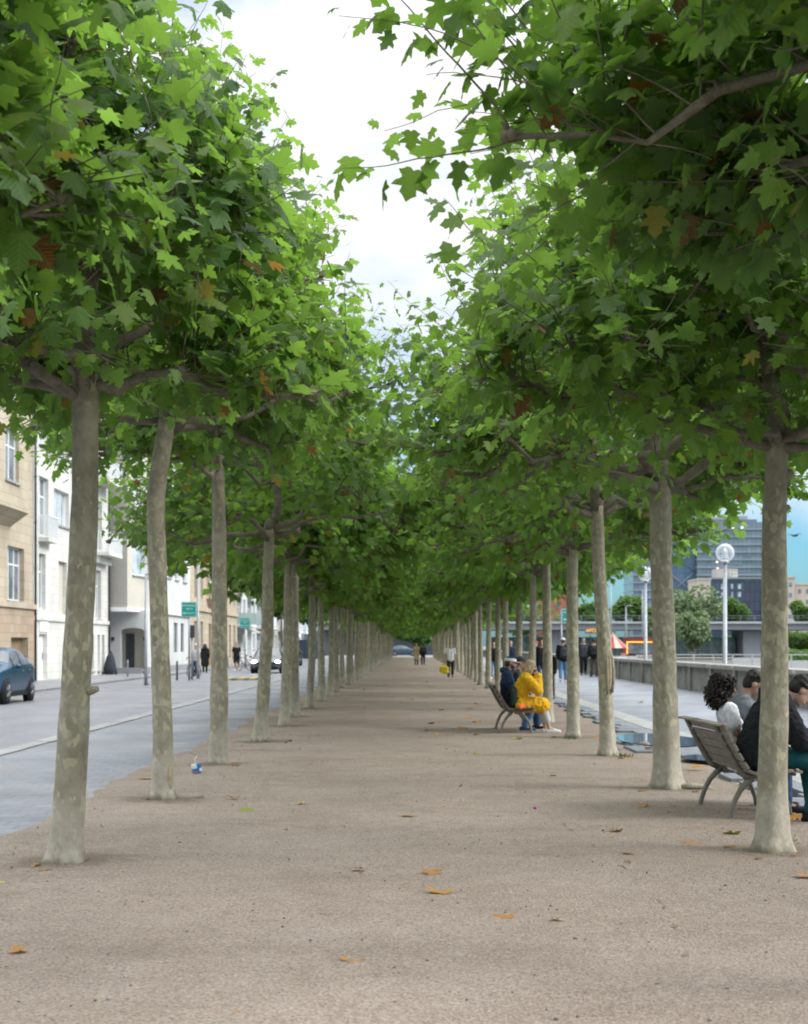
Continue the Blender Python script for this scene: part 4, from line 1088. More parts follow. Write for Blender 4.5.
# 1 sandstone house with bay, nearest in view
xf = -16.6
B = Bld('sandstone_house', (xf-5, 56, 0), 'tan sandstone town house with a three-light window and overhanging bay, behind the blue car')
P0,P1 = (xf,40),(xf,65.7); y0 = 40; U = lambda Y: Y-y0
ops = []
for yc in (43,47.5,52,57.2): ops += [(U(yc)-.9,U(yc)+.9,3.55,5.75,'w',3),(U(yc)-.9,U(yc)+.9,11.1,13.1,'w',2),(U(yc)-.8,U(yc)+.8,.25,1.9,'n',1,M_brown)]
ops += [(U(61.6),U(64.2),3.5,5.75,'w',3),(U(61.9),U(64.6),.15,1.95,'n',1,M_brown)]
ops += [(U(yc)-.7,U(yc)+.7,7.8,9.8,'w',2) for yc in (43,47.5,52)]
B.facade(P0,P1,0,14.5,ops,M_sand,.28)
B.facade((xf+.06,P0[1]),(xf+.06,P1[1]),.0,3.2,[(a-.02,b+.02,c-.01,min(3.19,e+.02),'x') for a,b,c,e,*_ in ops if e < 3],M_sandr,.05,'plinth')
B.band(P0,P1,3.2,3.42,.16,M_sand); B.band(P0,P1,14.5,15.0,.45,M_sand)
# bay
by0,by1 = 54.6,61.9; bx = xf+.75
B.facade((bx,by0),(bx,by1),7.05,14.2,[(1.2,2.6,8.15,10.2,'w',2),(3.9,5.9,8.15,10.2,'w',2),(1.2,2.6,11.3,13.2,'w',2),(3.9,5.9,11.3,13.2,'w',2)],M_sand,.22,'bay')
q = MB(); q.quad((xf,by1,7.05),(bx,by1,7.05),(bx,by1,14.2),(xf,by1,14.2)); q.quad((bx,by0,7.05),(xf,by0,7.05),(xf,by0,14.2),(bx,by0,14.2)); q.quad((xf,by0,14.2),(bx,by0,14.2),(bx,by1,14.2),(xf,by1,14.2))
q.prism([(0,7.05),(.75,7.05),(.0,6.5)], lambda a,b,t:(xf+a,t,b), by0,by1); B.part(q,'bay_side',M_sand)
B.band((bx,by0),(bx,by1),7.06,7.32,.06,M_sand); plain_back(B,xf-11,xf,40,65.7,14.5)
# 2 pale limestone house with balconettes
B = Bld('limestone_house', (xf-5, 74, 0), 'cream limestone town house with a white door and small white balconies')
P0,P1 = (xf,65.7),(xf,82.0); y0 = 65.7; U = lambda px: (xf*-1)*F/(VX-px) - y0
ops = [(U(39),U(47),.1,2.15,'d',1,M_white),(U(39),U(45.5),3.25,5.75,'f',2),(U(58.5),U(67),3.1,5.6,'n',1,M_cplaster),(U(39),U(48.5),6.6,9.2,'f',2),(U(54),U(69),7.3,8.95,'w',3),
       (U(39),U(48),10.6,12.6,'w',2),(U(54),U(69),10.6,12.4,'w',3),(U(96),U(101),3.0,5.6,'w',2),(U(95),U(102),6.7,9.3,'f',2),(U(95),U(102),10.5,12.6,'f',2),
       (U(75),U(84),3.2,5.6,'w',2),(U(75),U(84),7.2,9.1,'w',2),(U(75),U(84),10.6,12.4,'w',2),(U(91),U(94),.3,2.2,'w',1),(U(97.5),U(100),.3,2.2,'w',1),(U(102),U(104.5),.3,2.2,'w',1)]
B.facade(P0,P1,0,14.0,ops,M_cream,.25)
B.balcony(P0,P1,U(38.5),U(49),6.45,.45,M_white,M_cream); B.balcony(P0,P1,U(92),U(106),6.5,.9,M_white,M_cream); B.balcony(P0,P1,U(92),U(106),10.3,.9,M_white,M_cream)
B.band(P0,P1,2.75,2.95,.10,M_cream); B.band(P0,P1,14.0,14.4,.4,M_cream); B.band(P0,P1,5.95,6.3,.35,M_cream,'corbel',U(92.5),U(105.5)); 
q = MB(); q.obox(P0,(0,1),U(39),U(47.5),.003,.05,2.25,2.72); B.part(q,'door_panel',M_white)
plain_back(B,xf-11,xf,65.7,82.0,14.0)
# 3 corner house with overhanging side, its shade painted as grey
B = Bld('corner_house', (xf-3, 90, 0), 'white corner house overhanging an arched doorway, its upper side coloured grey for shade')
A,Bp,Cp,Dp = (-19.5,82.2),(-15.6,82.2),(-14.8,88),(-14.8,100)
B.facade(A,Bp,3.62,14.5,[],M_gplaster,name='side_wall')  # shading of this white side put into its colour as grey
B.facade(Bp,Cp,3.62,14.5,[(.9,3.6,5.55,7.35,'w',1),(.9,3.6,9.4,11.2,'w',1)],M_cplaster,.14,'corner_wall')
cols = [(2.7,4.0),(5.6,7.0),(8.8,10.4)]
B.facade(Cp,Dp,3.62,14.5,[(a,b,z,z+1.8,'w',1) for a,b in cols for z in (5.75,9.0,12.2)],M_plaster,.14)
ge = (-14.9,84.2); gx0 = -19.5
ex0,ex1 = -16.35-gx0, -15.02-gx0
B.facade((gx0,84.2),(ge[0],84.2),0,3.6,[(ex0,ex1,.36,2.62,'z')],M_plaster,1.1,'entrance_wall')
q = MB(); q.box(-16.35,-15.02,85.30,85.34,.36,2.62); B.part(q,'vestibule',M_cplaster)
q = MB(); q.box(-16.25,-15.78,85.22,85.295,.36,2.3); B.part(q,'door',M_darksteel)
q = MB()
for sgn in (-1,1):   # arch haunches
    pr = [(0,0)]+[(.665*(1-math.cos(a)), .22*math.sin(a)-.22) for a in np.linspace(0,PI/2,7)]
    pr = [(0,0),(0,-.22)]+pr[1:]
    q.prism([(a,b) for a,b in pr], lambda a,b,t: ((-16.35+a) if sgn<0 else (-15.02-a), t, 2.62+b), 84.195, 84.5)
recalc(B.part(q,'arch',M_plaster))
B.facade(ge,(-14.9,100),0,3.6,[(5.0,6.3,1.2,3.05,'g',2),(9.6,11.2,1.2,3.05,'g',2),(12.4,13.8,1.2,3.05,'g',2)],M_plaster,.18,'ground_wall',M_darksteel)
B.band((gx0,84.2),ge,0,.36,.03,M_base,'plinth',0,ex0-.0); B.band((gx0,84.2),ge,0,.36,.03,M_base,'plinth',ex1,None); B.band(ge,(-14.9,100),0,.4,.03,M_base,'plinth')
q = MB(); q.add([(-19.5,82.1,3.5),(-15.58,82.1,3.5),(-14.72,87.9,3.5),(-14.72,100,3.5),(-19.5,100,3.5),(-19.5,82.1,3.72),(-15.58,82.1,3.72),(-14.72,87.9,3.72),(-14.72,100,3.72),(-19.5,100,3.72)],
    [(4,3,2,1,0),(5,6,7,8,9),(0,1,6,5),(1,2,7,6),(2,3,8,7),(3,4,9,8)]); B.part(q,'floor_band',M_white)
st = MB()
for k in range(3): st.box(-17.6+.1*k,-14.95,82.9+.42*k,84.19,0,.09+.09*(k+1)); 
B.part(st,'steps',M_base)
for x in (-16.75,-14.99): 
    q = MB(); q.box(x-.1,x+.05,84.06,84.197,1.9,2.1); B.part(q,'wall_lamp',M_darksteel)
q = MB(); q.box(-14.75,-14.72,84,84,0,0) if False else None
plain_back(B,-24,-16.4,85.4,100,14.4)
r = MB(); r.add([(-19.5,82.2,14.5),(-15.6,82.2,14.5),(-14.8,88,14.5),(-14.8,100,14.5),(-19.5,100,14.5)],[(0,1,2,3,4)]); B.part(r,'flat_roof',M_roof)
for Yp,xp,zp,nm in ((65.75,-16.5,14,0),(81.9,-16.52,14,0)):
    q = MB(); q.tube([(xp,Yp,.05),(xp,Yp,zp)],.055,8)
    for z in range(1,14,2): q.tube([(xp,Yp,z),(xp,Yp,z+.06)],.07,8)
    tag(q.build('drainpipe',M_darksteel),'grey drainpipe between the sandstone and limestone houses' if Yp < 70 else 'grey drainpipe at the far end of the limestone house','drainpipe')
# 4 ornate sandstone house with pink oriel
xf = -14.8
B = Bld('oriel_house', (xf-5, 112, 0), 'ornate tan stone house with a pinkish rounded oriel and a dark roof railing')
P0,P1 = (xf,100),(xf,127); U = lambda px: 14.8*F/(VX-px)-100
ops = []
for yc in (2.6,5.6,16.8,19.4,22.0,24.9): ops += [(yc-.65,yc+.65,4.9,7.5,'f',2),(yc-.65,yc+.65,9.2,11.6,'w',2),(yc-.65,yc+.65,.6,3.3,'f',2),(yc-.6,yc+.6,13.2,15,'w',2)]
ops += [(9.2,10.6,.1,3.2,'d',1,M_brown),(11.6,13.2,.5,3.2,'f',2)]
B.facade(P0,P1,0,16,ops,M_sand,.25); B.band(P0,P1,4.0,4.3,.15,M_sand); B.band(P0,P1,16,16.5,.5,M_sand)
q = MB(); cy = 110.6; n = 12
prof = [(0.3,3.9),(.9,4.6),(1.15,5.0),(1.1,5.2),(1.1,8.0),(1.2,8.15),(1.2,8.5),(1.1,8.6),(1.1,11.6),(1.25,11.8),(1.25,12.2),(.1,12.2)]
vs = [(xf-.2+rr_*math.sin(PI*k/n)*1.0, cy - 2.6*(rr_/1.1)*math.cos(PI*k/n), z) for rr_,z in prof for k in range(n+1)]
q.add(vs, [(i*(n+1)+k, i*(n+1)+k+1, (i+1)*(n+1)+k+1, (i+1)*(n+1)+k) for i in range(len(prof)-1) for k in range(n)]); recalc(B.part(q,'oriel',M_pink))
for z in (5.4,9.0):
    for k in (2,5,8):
        a = PI*(k+.5)/n; c0 = Vector((xf-.2+1.1*math.sin(a), cy-2.6*math.cos(a))); tn = Vector((1.1*math.cos(a), 2.6*math.sin(a))).normalized(); 
        w = MB(); w.obox((c0.x,c0.y),(tn.x,tn.y),-.5,.5,-.05,.05,z,z+2.3); wo = B.part(w,'window',M_white)
        w = MB(); w.obox((c0.x,c0.y),(tn.x,tn.y),-.4,-.03,.045,.062,z+.1,z+2.2); w.obox((c0.x,c0.y),(tn.x,tn.y),.03,.4,.045,.062,z+.1,z+2.2); B.part(w,'pane',M_panepale,wo)
B.balcony((xf,cy-2.6),(xf,cy+2.6),.2,5.0,12.25,1.1,M_darksteel,M_pink,.9)
plain_back(B,-25,xf,100,127,16)
# 5, 6, 7 apartment blocks with balconies
M_gl = mat('balcony_glass',(.45,.55,.56),.1,0,.6)
def flats(name, label, y0, y1, xf, h, m, cols, rail, bars, slab, floors, bdep=1.3, awn=False):
    B = Bld(name, (xf-5,(y0+y1)/2,0), label); P0,P1 = (xf,y0),(xf,y1); L = y1-y0; cw = L/cols; ops = []
    for k in range(floors):
        z = .5+2.95*k
        for c in range(cols):
            u = cw*(c+.5)
            if c % 2 == 0: ops.append((u-cw*.36,u+cw*.36,z,z+2.2,'f',3))
            else: ops.append((u-cw*.25,u+cw*.25,z+.75,z+2.2,'w',2))
    B.facade(P0,P1,0,h,ops,m,.18)
    for k in range(1,floors):
        for c in range(0,cols,2):
            u = cw*(c+.5); B.balcony(P0,P1,u-cw*.48,u+cw*.48,.45+2.95*k,bdep,rail,slab,1.0,bars)
    B.band(P0,P1,h,h+.4,.4,slab); plain_back(B,xf-11,xf,y0,y1,h,1.5); return B, P0, P1, cw
B,P0,P1,cw = flats('glass_balcony_block','white apartment block with glass-fronted balconies beside the tan oriel house',127.2,147.6,-14.9,17.5,M_plaster,5,M_gl,False,M_white,6)
fl = worn('geranium',(.5,.10,.08),.3,8,.8)
for (u,z) in ((2,9.5),(10,6.5),(18,6.5)):
    q = MB(); rg = np.random.default_rng(int(u))
    q.obox(P0,(0,1),u-.9,u+.9,1.31,1.5,z-.1,z+.12)
    for _ in range(40): q.ball((P0[0]+1.42+rg.normal(0,.07),P0[1]+u+rg.uniform(-.9,.9),z+.2+rg.normal(0,.08)),rg.uniform(.05,.11),6,4,int(rg.integers(0,2)))
    B.part(q,'flower_box',[M_grass,fl])
q = MB(); q.prism([(0,3.3),(1.6,2.75),(1.6,2.68),(0,3.22)], lambda a,b,t:(P0[0]+.01+a,t,b),128.2,133.5); recalc(B.part(q,'awning',M_gplaster))
flats('grey_balcony_block','pale grey apartment block with solid white balconies farther down the street',147.8,176,-14.9,14.6,M_gplaster,6,M_white,False,M_white,5)
flats('far_apartment_block','most distant white apartment block at the end of the street',190,215,-15.5,15,M_plaster,5,M_white,True,M_white,5)
bush_tree('street_tree',(-13.2,151,0),3.0,3.6,7.6,'bright green street tree in front of the balcony blocks','street trees on the far sidewalk',11,n=2600,ls=.4)
bush_tree('street_tree',(-12.6,181,0),4.2,4.5,7.4,'dark green street tree closing the view down the street','street trees on the far sidewalk',12,n=3200,ls=.45)
q = MB(); q.box(-16.4,-11.5,183,183.4,-.1,2.3)
for i in range(9): q.box(-16.4+.56*i,-16.36+.56*i,182.93,182.99,0,2.3)
tag(q.build('street_fence', worn('blue_grey_board',(.10,.13,.18),.15,1)),'dark blue-grey board fence at the end of the street','fence')
def solid(o):
    """lettering as plain mesh"""
    dg = bpy.context.evaluated_depsgraph_get(); dg.update(); me = bpy.data.meshes.new_from_object(o.evaluated_get(dg))
    n = link(o.name+'_', me, o.parent); n.location = o.location; n.rotation_euler = o.rotation_euler; n.scale = o.scale; nm = o.name; bpy.data.objects.remove(o); n.name = nm; return n
# ------------------------------------------------------------------ street furniture
def lamp_post(x, y, h, label):
    t = empty('street_lamp',(x,y,0),label,'street lamp')
    q = MB(); q.tube([(0,0,-.02),(0,0,.5),(0,0,h)],[.075,.07,.045],10); q.build('pole',M_steel,t)
    q = MB(); q.tube([(0,0,h-.05),(.3,0,h+.02),(.55,0,h+.03)],[.035,.03,.03],8); q.build('arm',M_steel,t)
    q = MB(); q.ball((.8,0,h+.02),(.32,.13,.07),12,8); q.build('lantern',M_steel,t)
lamp_post(-11.0,62,4.6,'slim grey street lamp with a short arm standing before the arched doorway')
lamp_post(-10.55,74,5.7,'taller slim street lamp rising behind the nearer green sign')
M_green = worn('sign_green',(.012,.30,.26),.05,3,.4); M_sgn = mat('sign_white',(.8,.82,.82),.5)
def green_sign(x, y, zc, w, h, label, rot=0, off=0, postdx=0):
    t = empty('direction_sign',(x,y,0),label,'sign','green direction signs',rot)
    q = MB(); q.tube([(postdx,.04,-.02),(postdx,.04,zc+h/2-.02)],[.045,.04],10); q.build('pole',M_steel,t)
    q = MB(); q.box(-w/2+off,w/2+off,-.03,-.002,zc-h/2,zc+h/2); bevel(q.build('panel',M_green,t),.012)
    q = MB(); b = .014*1.0  # thin pale border
    x0,x1,z0,z1 = off-w/2+.02,off+w/2-.02,zc-h/2+.02,zc+h/2-.02
    for (a,c,d,e) in ((x0,x1,z1-b,z1),(x0,x1,z0,z0+b),(x0,x0+b,z0+b,z1-b),(x1-b,x1,z0+b,z1-b)): q.box(a,c,-.036,-.0315,d,e)
    q.build('border',M_sgn,t)
    # rows of lettering, too blurred in the photo to read, and the arrow with its own row
    q = MB(); r = random.Random(3); s = h
    def row(zb, hh, xa, xb, tails=()):
        xx = xa; i = 0
        while xx < xb:
            ww = r.uniform(.035,.05)*s; up = hh*(1.35 if i == 0 or r.random() < .25 else .9)
            q.box(xx,xx+ww*.34,-.0365,-.0315,zb,zb+up); q.box(xx+ww*.34,xx+ww,-.0365,-.0315,zb+hh*.62,zb+hh*.86)
            if r.random() < .6: q.box(xx+ww*.66,xx+ww,-.0365,-.0315,zb-(hh*.35 if i in tails else 0),zb+hh*.60)
            xx += ww*1.35; i += 1
    row(zc+.21*s,.075*s,off-.40*w,off+.40*w,(4,8)); row(zc+.0*s,.085*s,off-.16*w,off+.2*w)
    row(zc-.27*s,.06*s,off-.14*w,off+.36*w)
    q.prism([(-.38,-.24),(-.30,-.165),(-.30,-.215),(-.17,-.215),(-.17,-.265),(-.30,-.265),(-.30,-.315)], lambda a,b_,t_: (off+a*w,t_,zc+b_*s),-.0365,-.0315)
    recalc(q.build('lettering',M_sgn,t))
    return t
green_sign(X(189,70),70,Zh(609.5,70),.72,.72,'nearer green direction sign with white lettering and an arrow, before the tan oriel house',0,0,.0)
green_sign(X(245,105),105,Zh(623,105),.73,.74,'farther green direction sign beside the glass balconies',0,0)
green_sign(X(561.5,68),68,Zh(616,68),.70,.66,'green direction sign on the river walk partly hidden by a trunk',0,.36,0)
q = MB(); q.box(-.12,.12,-.1,.1,2.0,2.6); 
tbx = bevel(q.build('signal_box',M_darksteel,None,(X(192,71.5),71.5,0)),.02); tag(tbx,'small dark traffic signal head on a short post beside the nearer green sign','traffic signal')
q = MB(); q.tube([(0,0,-.05),(0,0,2.0)],.05,8); q.build('pole',M_steel,tbx)
for px,py,lab in ((127.6,678,'grey steel bollard in front of the arched doorway steps'),(177,680,'dark steel bollard left of the nearer green sign post'),(228,668,'thin steel bollard near the runner on the far sidewalk'),(195.5,676,'steel bollard between the sign post and the cyclists')):
    Y = 2475/(py-VY); q = MB(); q.tube([(0,0,0),(0,0,.86),(0,0,.9)],[.045,.045,.03],12); q.tube([(0,0,.74),(0,0,.78)],[.05,.05],12); q.tube([(0,0,0),(0,0,.02)],[.08,.08],12)
    tag(q.build('bollard',M_steel if 'dark' not in lab else M_darksteel,None,(X(px,Y),Y,.0)),lab,'bollard','bollards along the far sidewalk')
# dark folded parasol leaning by the limestone house
t = empty('folded_parasol',(X(110,80.5),80.5,.07),'dark folded parasol standing against the end of the limestone house','parasol')
q = MB(); q.tube([(0,0,.0),(0,0,.35),(.02,0,.9),(.05,.02,1.25)],[.40,.36,.22,.05],10,0,True,lambda i,a: 1+.12*math.sin(5*a)); q.build('canopy',K['darkgrey'],t)
q = MB(); q.tube([(.05,.02,1.2),(.06,.02,1.4)],.025,6); q.build('pole',M_steel,t)
q = MB(); q.box(-.3,.3,-.3,.3,-.0,.06); q.build('foot',M_conc,t)

# globe lamps on the river walk
def globe_glass():
    m = mat('globe_glass',(.9,.92,.95),.08,0,.5); t = NT(m); tp = t.n('ShaderNodeBsdfTransparent'); tp.inputs['Color'].default_value = (.93,.94,.96,1)
    lw = t.n('ShaderNodeLayerWeight'); lw.inputs['Blend'].default_value = .4
    mx = t.n('ShaderNodeMixShader'); t.l(t.mapr(lw.outputs['Facing'],0,1,.10,.7),mx.inputs[0]); t.l(tp.outputs[0],mx.inputs[1]); t.l(t.b.outputs[0],mx.inputs[2])
    t.l(mx.outputs[0],t.t.nodes['Material Output'].inputs['Surface']); return m
M_globe = globe_glass()
def globe_lamp(x, y, h, z0, label):
    t = empty('globe_lamp',(x,y,z0),label,'street lamp','globe lamps on the river walk'); h -= z0
    q = MB(); q.tube([(0,0,-.1),(0,0,.9),(0,0,.95),(0,0,h-.3)],[.10,.10,.075,.06],12); q.build('pole',M_steel,t)
    q = MB(); q.ball((0,0,h),.29,24,16); q.build('globe',M_globe,t)
    q = MB(); q.tube([(0,0,h-.3),(0,0,h-.22)],[.13,.11],14)
    for k in range(4): q.tube([(0,0,h-.16+.07*k),(0,0,h-.13+.07*k)],[.13-.012*k,.11-.012*k],14)
    q.tube([(0,0,h-.2),(0,0,h+.15)],.035,8); q.build('louvre',M_white,t)
globe_lamp(X(725,47),47,Zh(553,47),-.3,'nearer clear globe lamp on a grey pole behind the river wall')
globe_lamp(X(645.5,60),60,Zh(574,60),.12,'farther globe lamp on a grey pole in front of the river wall')
globe_lamp(8.9,112,4.5,.12,'globe lamp farthest down the river walk, mostly behind trunks')

# ------------------------------------------------------------------ beyond the river wall
YB = 250
t = empty('bridge',(20,YB,0),'long grey concrete road bridge crossing beyond the promenade','bridge')
q = MB(); q.box(-35,180,0,14,4.15,5.15); q.build('deck',M_bridge_dark,t)
q = MB(); q.box(-35,180,-.8,14.5,5.2,5.55); q.build('parapet',M_bridge_edge,t)
q = MB(); q.box(-35,180,-.35,-.003,4.2,5.12); q.build('fascia',M_bridge,t)
for px in (754,560,900): 
    q = MB(); xx = X(px,YB)-20; q.box(xx-1.5,xx+1.5,1.5,11,-2,4.15); bevel(q.build('pier',M_bridge,t),.25)
q = MB()
for i in range(90): q.box(-35+2.4*i,-34.94+2.4*i,-.5,-.44,5.72,6.55)
q.box(-35,180,-.5,-.45,6.5,6.56); q.box(-35,180,-.5,-.45,6.1,6.14); q.build('railing',M_steel,t)
cu = bpy.data.curves.new('sign_letters','FONT'); cu.body = 'APOLLO'; cu.size = .8; cu.extrude = .06
M_neon = mat('orange_neon',(.9,.45,.03),.4,0,.5,(1,.42,.02),.35)
cu.materials.append(M_neon); so = bpy.data.objects.new('sign_letters',cu); C.objects.link(so); so.parent = t; so.rotation_euler = (R(90),0,0); so.location = (X(585.5,YB)-20,-.42,3.78); so.scale = (1.1,1,1); so = solid(so)
q = MB(); xx = X(584.5,YB)-20; q.box(xx,xx+5.2,-.34,-.30,3.55,4.6); q.build('sign_board',M_bridge_dark,t)
# abutment and the pavilion under the bridge
q = MB(); q.box(-25,11,253,258,-.4,4.1)
for i in range(12): q.box(-25+3*i,-24.8+3*i,252.9,252.99,-.4,4.1)
tag(q.build('abutment_wall',worn('abutment',(.15,.165,.19),.15,.4)),'grey abutment wall under the bridge closing the end of the avenue','wall')
t = empty('pavilion',(33,256,-.4),'low glass pavilion with a green stripe under the bridge','building')
q = MB(); q.box(-20,22,0,5,0,3.4); q.build('body',glass('pavilion_glass',(.13,.17,.18)),t)
q = MB(); q.box(-20,22,-.15,-.003,2.75,3.35); q.build('stripe',worn('teal_fascia',(.12,.30,.27),.15,.6),t)
for i in range(22): q = MB(); q.box(-20+2*i,-19.85+2*i,-.1,-.004,0,2.74); q.build('mullion',M_steel,t)
q = MB(); q.box(-10,0,-.25,-.16,.6,2.3); q.box(6,10,-.25,-.16,.6,2.3); q.build('banner',worn('red_banner',(.33,.03,.04),.3,.5),t)
# market stalls
Y = 150; t = empty('market_stall',(X(638,Y),Y,-.4),'dark red market stall framed by an orange neon tube','stall')
w = 2.3
q = MB(); q.box(-w/2-.05,w/2+.6,.3,2.2,0,2.75); q.build('body',worn('stall_red',(.16,.03,.035),.25,1),t)
q = MB(); q.box(-w/2-.1,w/2+.65,.1,.297,2.5,2.8); q.build('canopy',worn('stall_red_edge',(.17,.045,.045),.2,1),t)
q = MB(); q.box(-w/2+.2,w/2+.6,.2,.297,1.2,2.2); q.build('counter_window',M_pane,t)
q = MB(); q.box(-w/2,w/2+.5,.02,.095,2.28,2.42); q.box(-w/2,-w/2+.14,.02,.095,1.15,2.28); q.build('neon_frame',mat('neon_tube',(1,.5,.1),.4,0,.5,(1,.34,.04),.55),t)
t = empty('market_parasol',(X(613,148),148,-.4),'red and white pointed market parasol left of the neon stall','parasol')
q = MB(); n = 12
for k in range(n): 
    a,b = 2*PI*k/n,2*PI*(k+1)/n; q.add([(0,0,3.2),(1.5*math.cos(a),1.5*math.sin(a),1.75),(1.5*math.cos(b),1.5*math.sin(b),1.75)],[(0,1,2)],k%2)
q.build('canopy',[worn('parasol_red',(.32,.06,.07),.15,1),M_pink],t); q = MB(); q.tube([(0,0,0),(0,0,3.3)],.05,8); q.build('pole',M_steel,t)
for i,(px,Y,w,h,m,lab) in enumerate(((600,140,3.2,.85,K['red'],'low red counter among the stalls beyond the wall'),(632,135,2.4,.9,M_white,'white counter with orange box beyond the wall'),(655,132,2.8,1.1,M_gplaster,'grey crate stack beyond the wall under the willows'),(703,128,5,.9,M_gplaster,'low grey stone block beside the willow trees'))):
    q = MB(); q.box(-w/2,w/2,0,1.2,0,h); q.box(-w/2-.1,w/2+.1,-.1,1.3,h+.003,h+.08); c = bevel(q.build('counter',m,None,(X(px,Y),Y,-.4)),.03); tag(c,lab,'counter')
    if i == 1:
        q = MB(); q.box(-.9,-.5,.2,.8,.083,.4); bevel(q.build('crate',worn('orange_box',(.35,.14,.08),.1,2),None,(X(px,Y),Y+0,-.4+.9)),.02); tag(bpy.data.objects['crate'],'orange box standing on the white counter','box')
# pale railings on the quay
def railing(x0,x1,y,z0,h,label):
    t = empty('quay_railing',((x0+x1)/2,y,z0),label,'railing'); L = x1-x0
    q = MB(); n = int(L/1.5)
    for i in range(n+1): u = -L/2+L*i/n; q.box(u-.05,u+.05,-.05,.05,0,h)
    q.build('post',M_bridge_edge,t)
    q = MB(); q.box(-L/2,L/2,-.04,.04,h,h+.09); q.box(-L/2,L/2,-.03,.03,h*.5,h*.5+.07); q.build('rail',M_bridge_edge,t)
railing(X(655,125),X(830,125),125,-.35,1.15,'pale metal quay railing in front of the green bank')
railing(X(585,118),X(650,118),118,-.35,1.05,'pale metal quay railing before the market stalls')
q = MB(); q.box(10,120,120,240,-.44,-.36); tag(q.build('quay',worn('quay_stone',(.13,.135,.13),.2,.5)),kind='structure')
# trees and bushes of the bank
G1,G2 = 'willows on the quay','trees beyond the bridge'
def pxtree(name,px0,px1,py0,py1,Y,label,group,seed,mt=None,n=2200,ls=.35,cat='tree',ground=-.4):
    xc = X((px0+px1)/2,Y); rx = (px1-px0)/2*Y/F; zt,zb = Zh(py0,Y),Zh(py1,Y)
    return bush_tree(name,(xc,Y,ground),rx,(zt-zb)/2,(zt+zb)/2-ground,label,group,seed,mt,n,ls,.18,cat)
pxtree('willow_tree',670,716,603,656,165,'grey-green round willow standing in front of the bridge',G1,21,M_willow,2600,.30)
pxtree('willow_tree',646,688,608,655,172,'smaller grey-green willow half hidden by the thick trunk',G1,22,M_willow,2200,.30)
pxtree('willow_tree',660,722,582,630,225,'tall pale green tree rising above the bridge deck behind the round willow',G1,23,M_willow,2600,.42)
for k,(a,b,c,d,Y,lab) in enumerate(((606,650,594,628,300,'dark green tree above the bridge left of the thick trunk'),(576,604,601,628,310,'small dark tree above the bridge beside the leaning trunk'),(714,752,598,624,330,'green tree in front of the dark office block'),(784,812,602,626,330,'light green tree at the foot of the beige block'),(640,676,604,626,340,'dark green tree hidden behind the thick trunk'),(480,560,600,640,330,'broad green tree beyond the avenue end'),(380,446,596,649,236,'low dark green tree closing the end of the avenue'))):
    pxtree('broadleaf_tree',a,b,c,d,Y,lab,G2,30+k,None,2400,.55)
for k,(a,b,c,d,Y,lab) in enumerate(((704,748,630,668,275,'dark green bush under the bridge left of the pier'),(764,830,629,652,270,'bright green bank shrub right of the pier'),(758,850,646,676,200,'low green bank shrub behind the quay railing'))):
    pxtree('bank_shrub',a,b,c,d,Y,lab,'shrubs on the green bank',40+k,None,2600,.4,'shrub')
# masts
for px,py,Y,lab in ((611,583,200,'thin grey mast left of the farther globe lamp'),(626,606,190,'thin grey lamp mast in front of the bridge'),(642.5,590,205,'thin mast beside the farther globe lamp')):
    q = MB(); hh = Zh(py,Y)+.4; q.tube([(0,0,0),(0,0,hh*.6),(0,0,hh)],[.13,.10,.05],8); q.tube([(0,0,hh-.05),(.5,0,hh+.02)],[.04,.03],6); q.ball((.6,0,hh+.02),(.25,.12,.06),8,6)
    tag(q.build('lamp_mast',M_steel,None,(X(px,Y),Y,-.4)),lab,'mast')
# ------------------------------------------------------------------ far buildings on the right
def curtain(name, cols, sx, sz, band=.5):
    """curtain wall: panes in rows"""
    m = mat(name, cols[0], .12, 0, .8); t = NT(m); c = t.coord(); sp = t.n('ShaderNodeSeparateXYZ'); t.l(c,sp.inputs[0])
    cm = t.n('ShaderNodeCombineXYZ'); t.l(t.math('ADD',sp.outputs[0],sp.outputs[1]),cm.inputs[0]); t.l(sp.outputs[2],cm.inputs[1])
    br = t.n('ShaderNodeTexBrick'); br.offset = 0; t.l(cm.outputs[0],br.inputs['Vector']); br.inputs['Scale'].default_value = 1; br.inputs['Brick Width'].default_value = sx; br.inputs['Row Height'].default_value = sz
    br.inputs['Mortar Size'].default_value = .1; br.inputs['Bias'].default_value = -.1
    for k,v in zip(('Color1','Color2','Mortar'),cols): br.inputs[k].default_value = (*v,1)
    t.col(t.mix(.5,br.outputs['Color'],t.ramp(t.noise(c,.06,3),[(.35,(.7,.72,.75)),(.65,(1.3,1.3,1.3))]),'MULTIPLY')); return m
M_tower = curtain('tower_glass',[(.13,.175,.215),(.20,.25,.295),(.10,.125,.155)],1.8,3.4)
M_atrium = curtain('atrium_glass',[(.07,.12,.20),(.10,.16,.25),(.05,.07,.11)],3.4,3.4)
Y = 600; xx = lambda px: X(px,Y); zz = lambda py: Zh(py,Y); bx = xx(702)
t = empty('glass_tower',(bx,Y,0),'tall blue glass office tower with pale floor bands','tower')
zt = zz(522)
def tb(a,b,y0,y1,z0,z1,m,name): q = MB(); q.box(xx(a)-bx,xx(b)-bx,y0,y1,z0,z1); return q.build(name,m,t)
tb(633,668,0,26,-1,zt,M_tower,'wing'); tb(697,771,0,26,-1,zt,M_tower,'wing'); tb(668.2,696.8,3,24,-1,zt-1,M_atrium,'atrium')
q = MB()
for k in range(16):
    z = 2+3.05*k
    for a,b in ((632.6,668.4),(696.6,771.4)): q.box(xx(a)-bx,xx(b)-bx,-.6,26.5,z,z+.42)
q.build('floor_band',worn('tower_band',(.27,.32,.38),.1,.3),t)
q = MB()
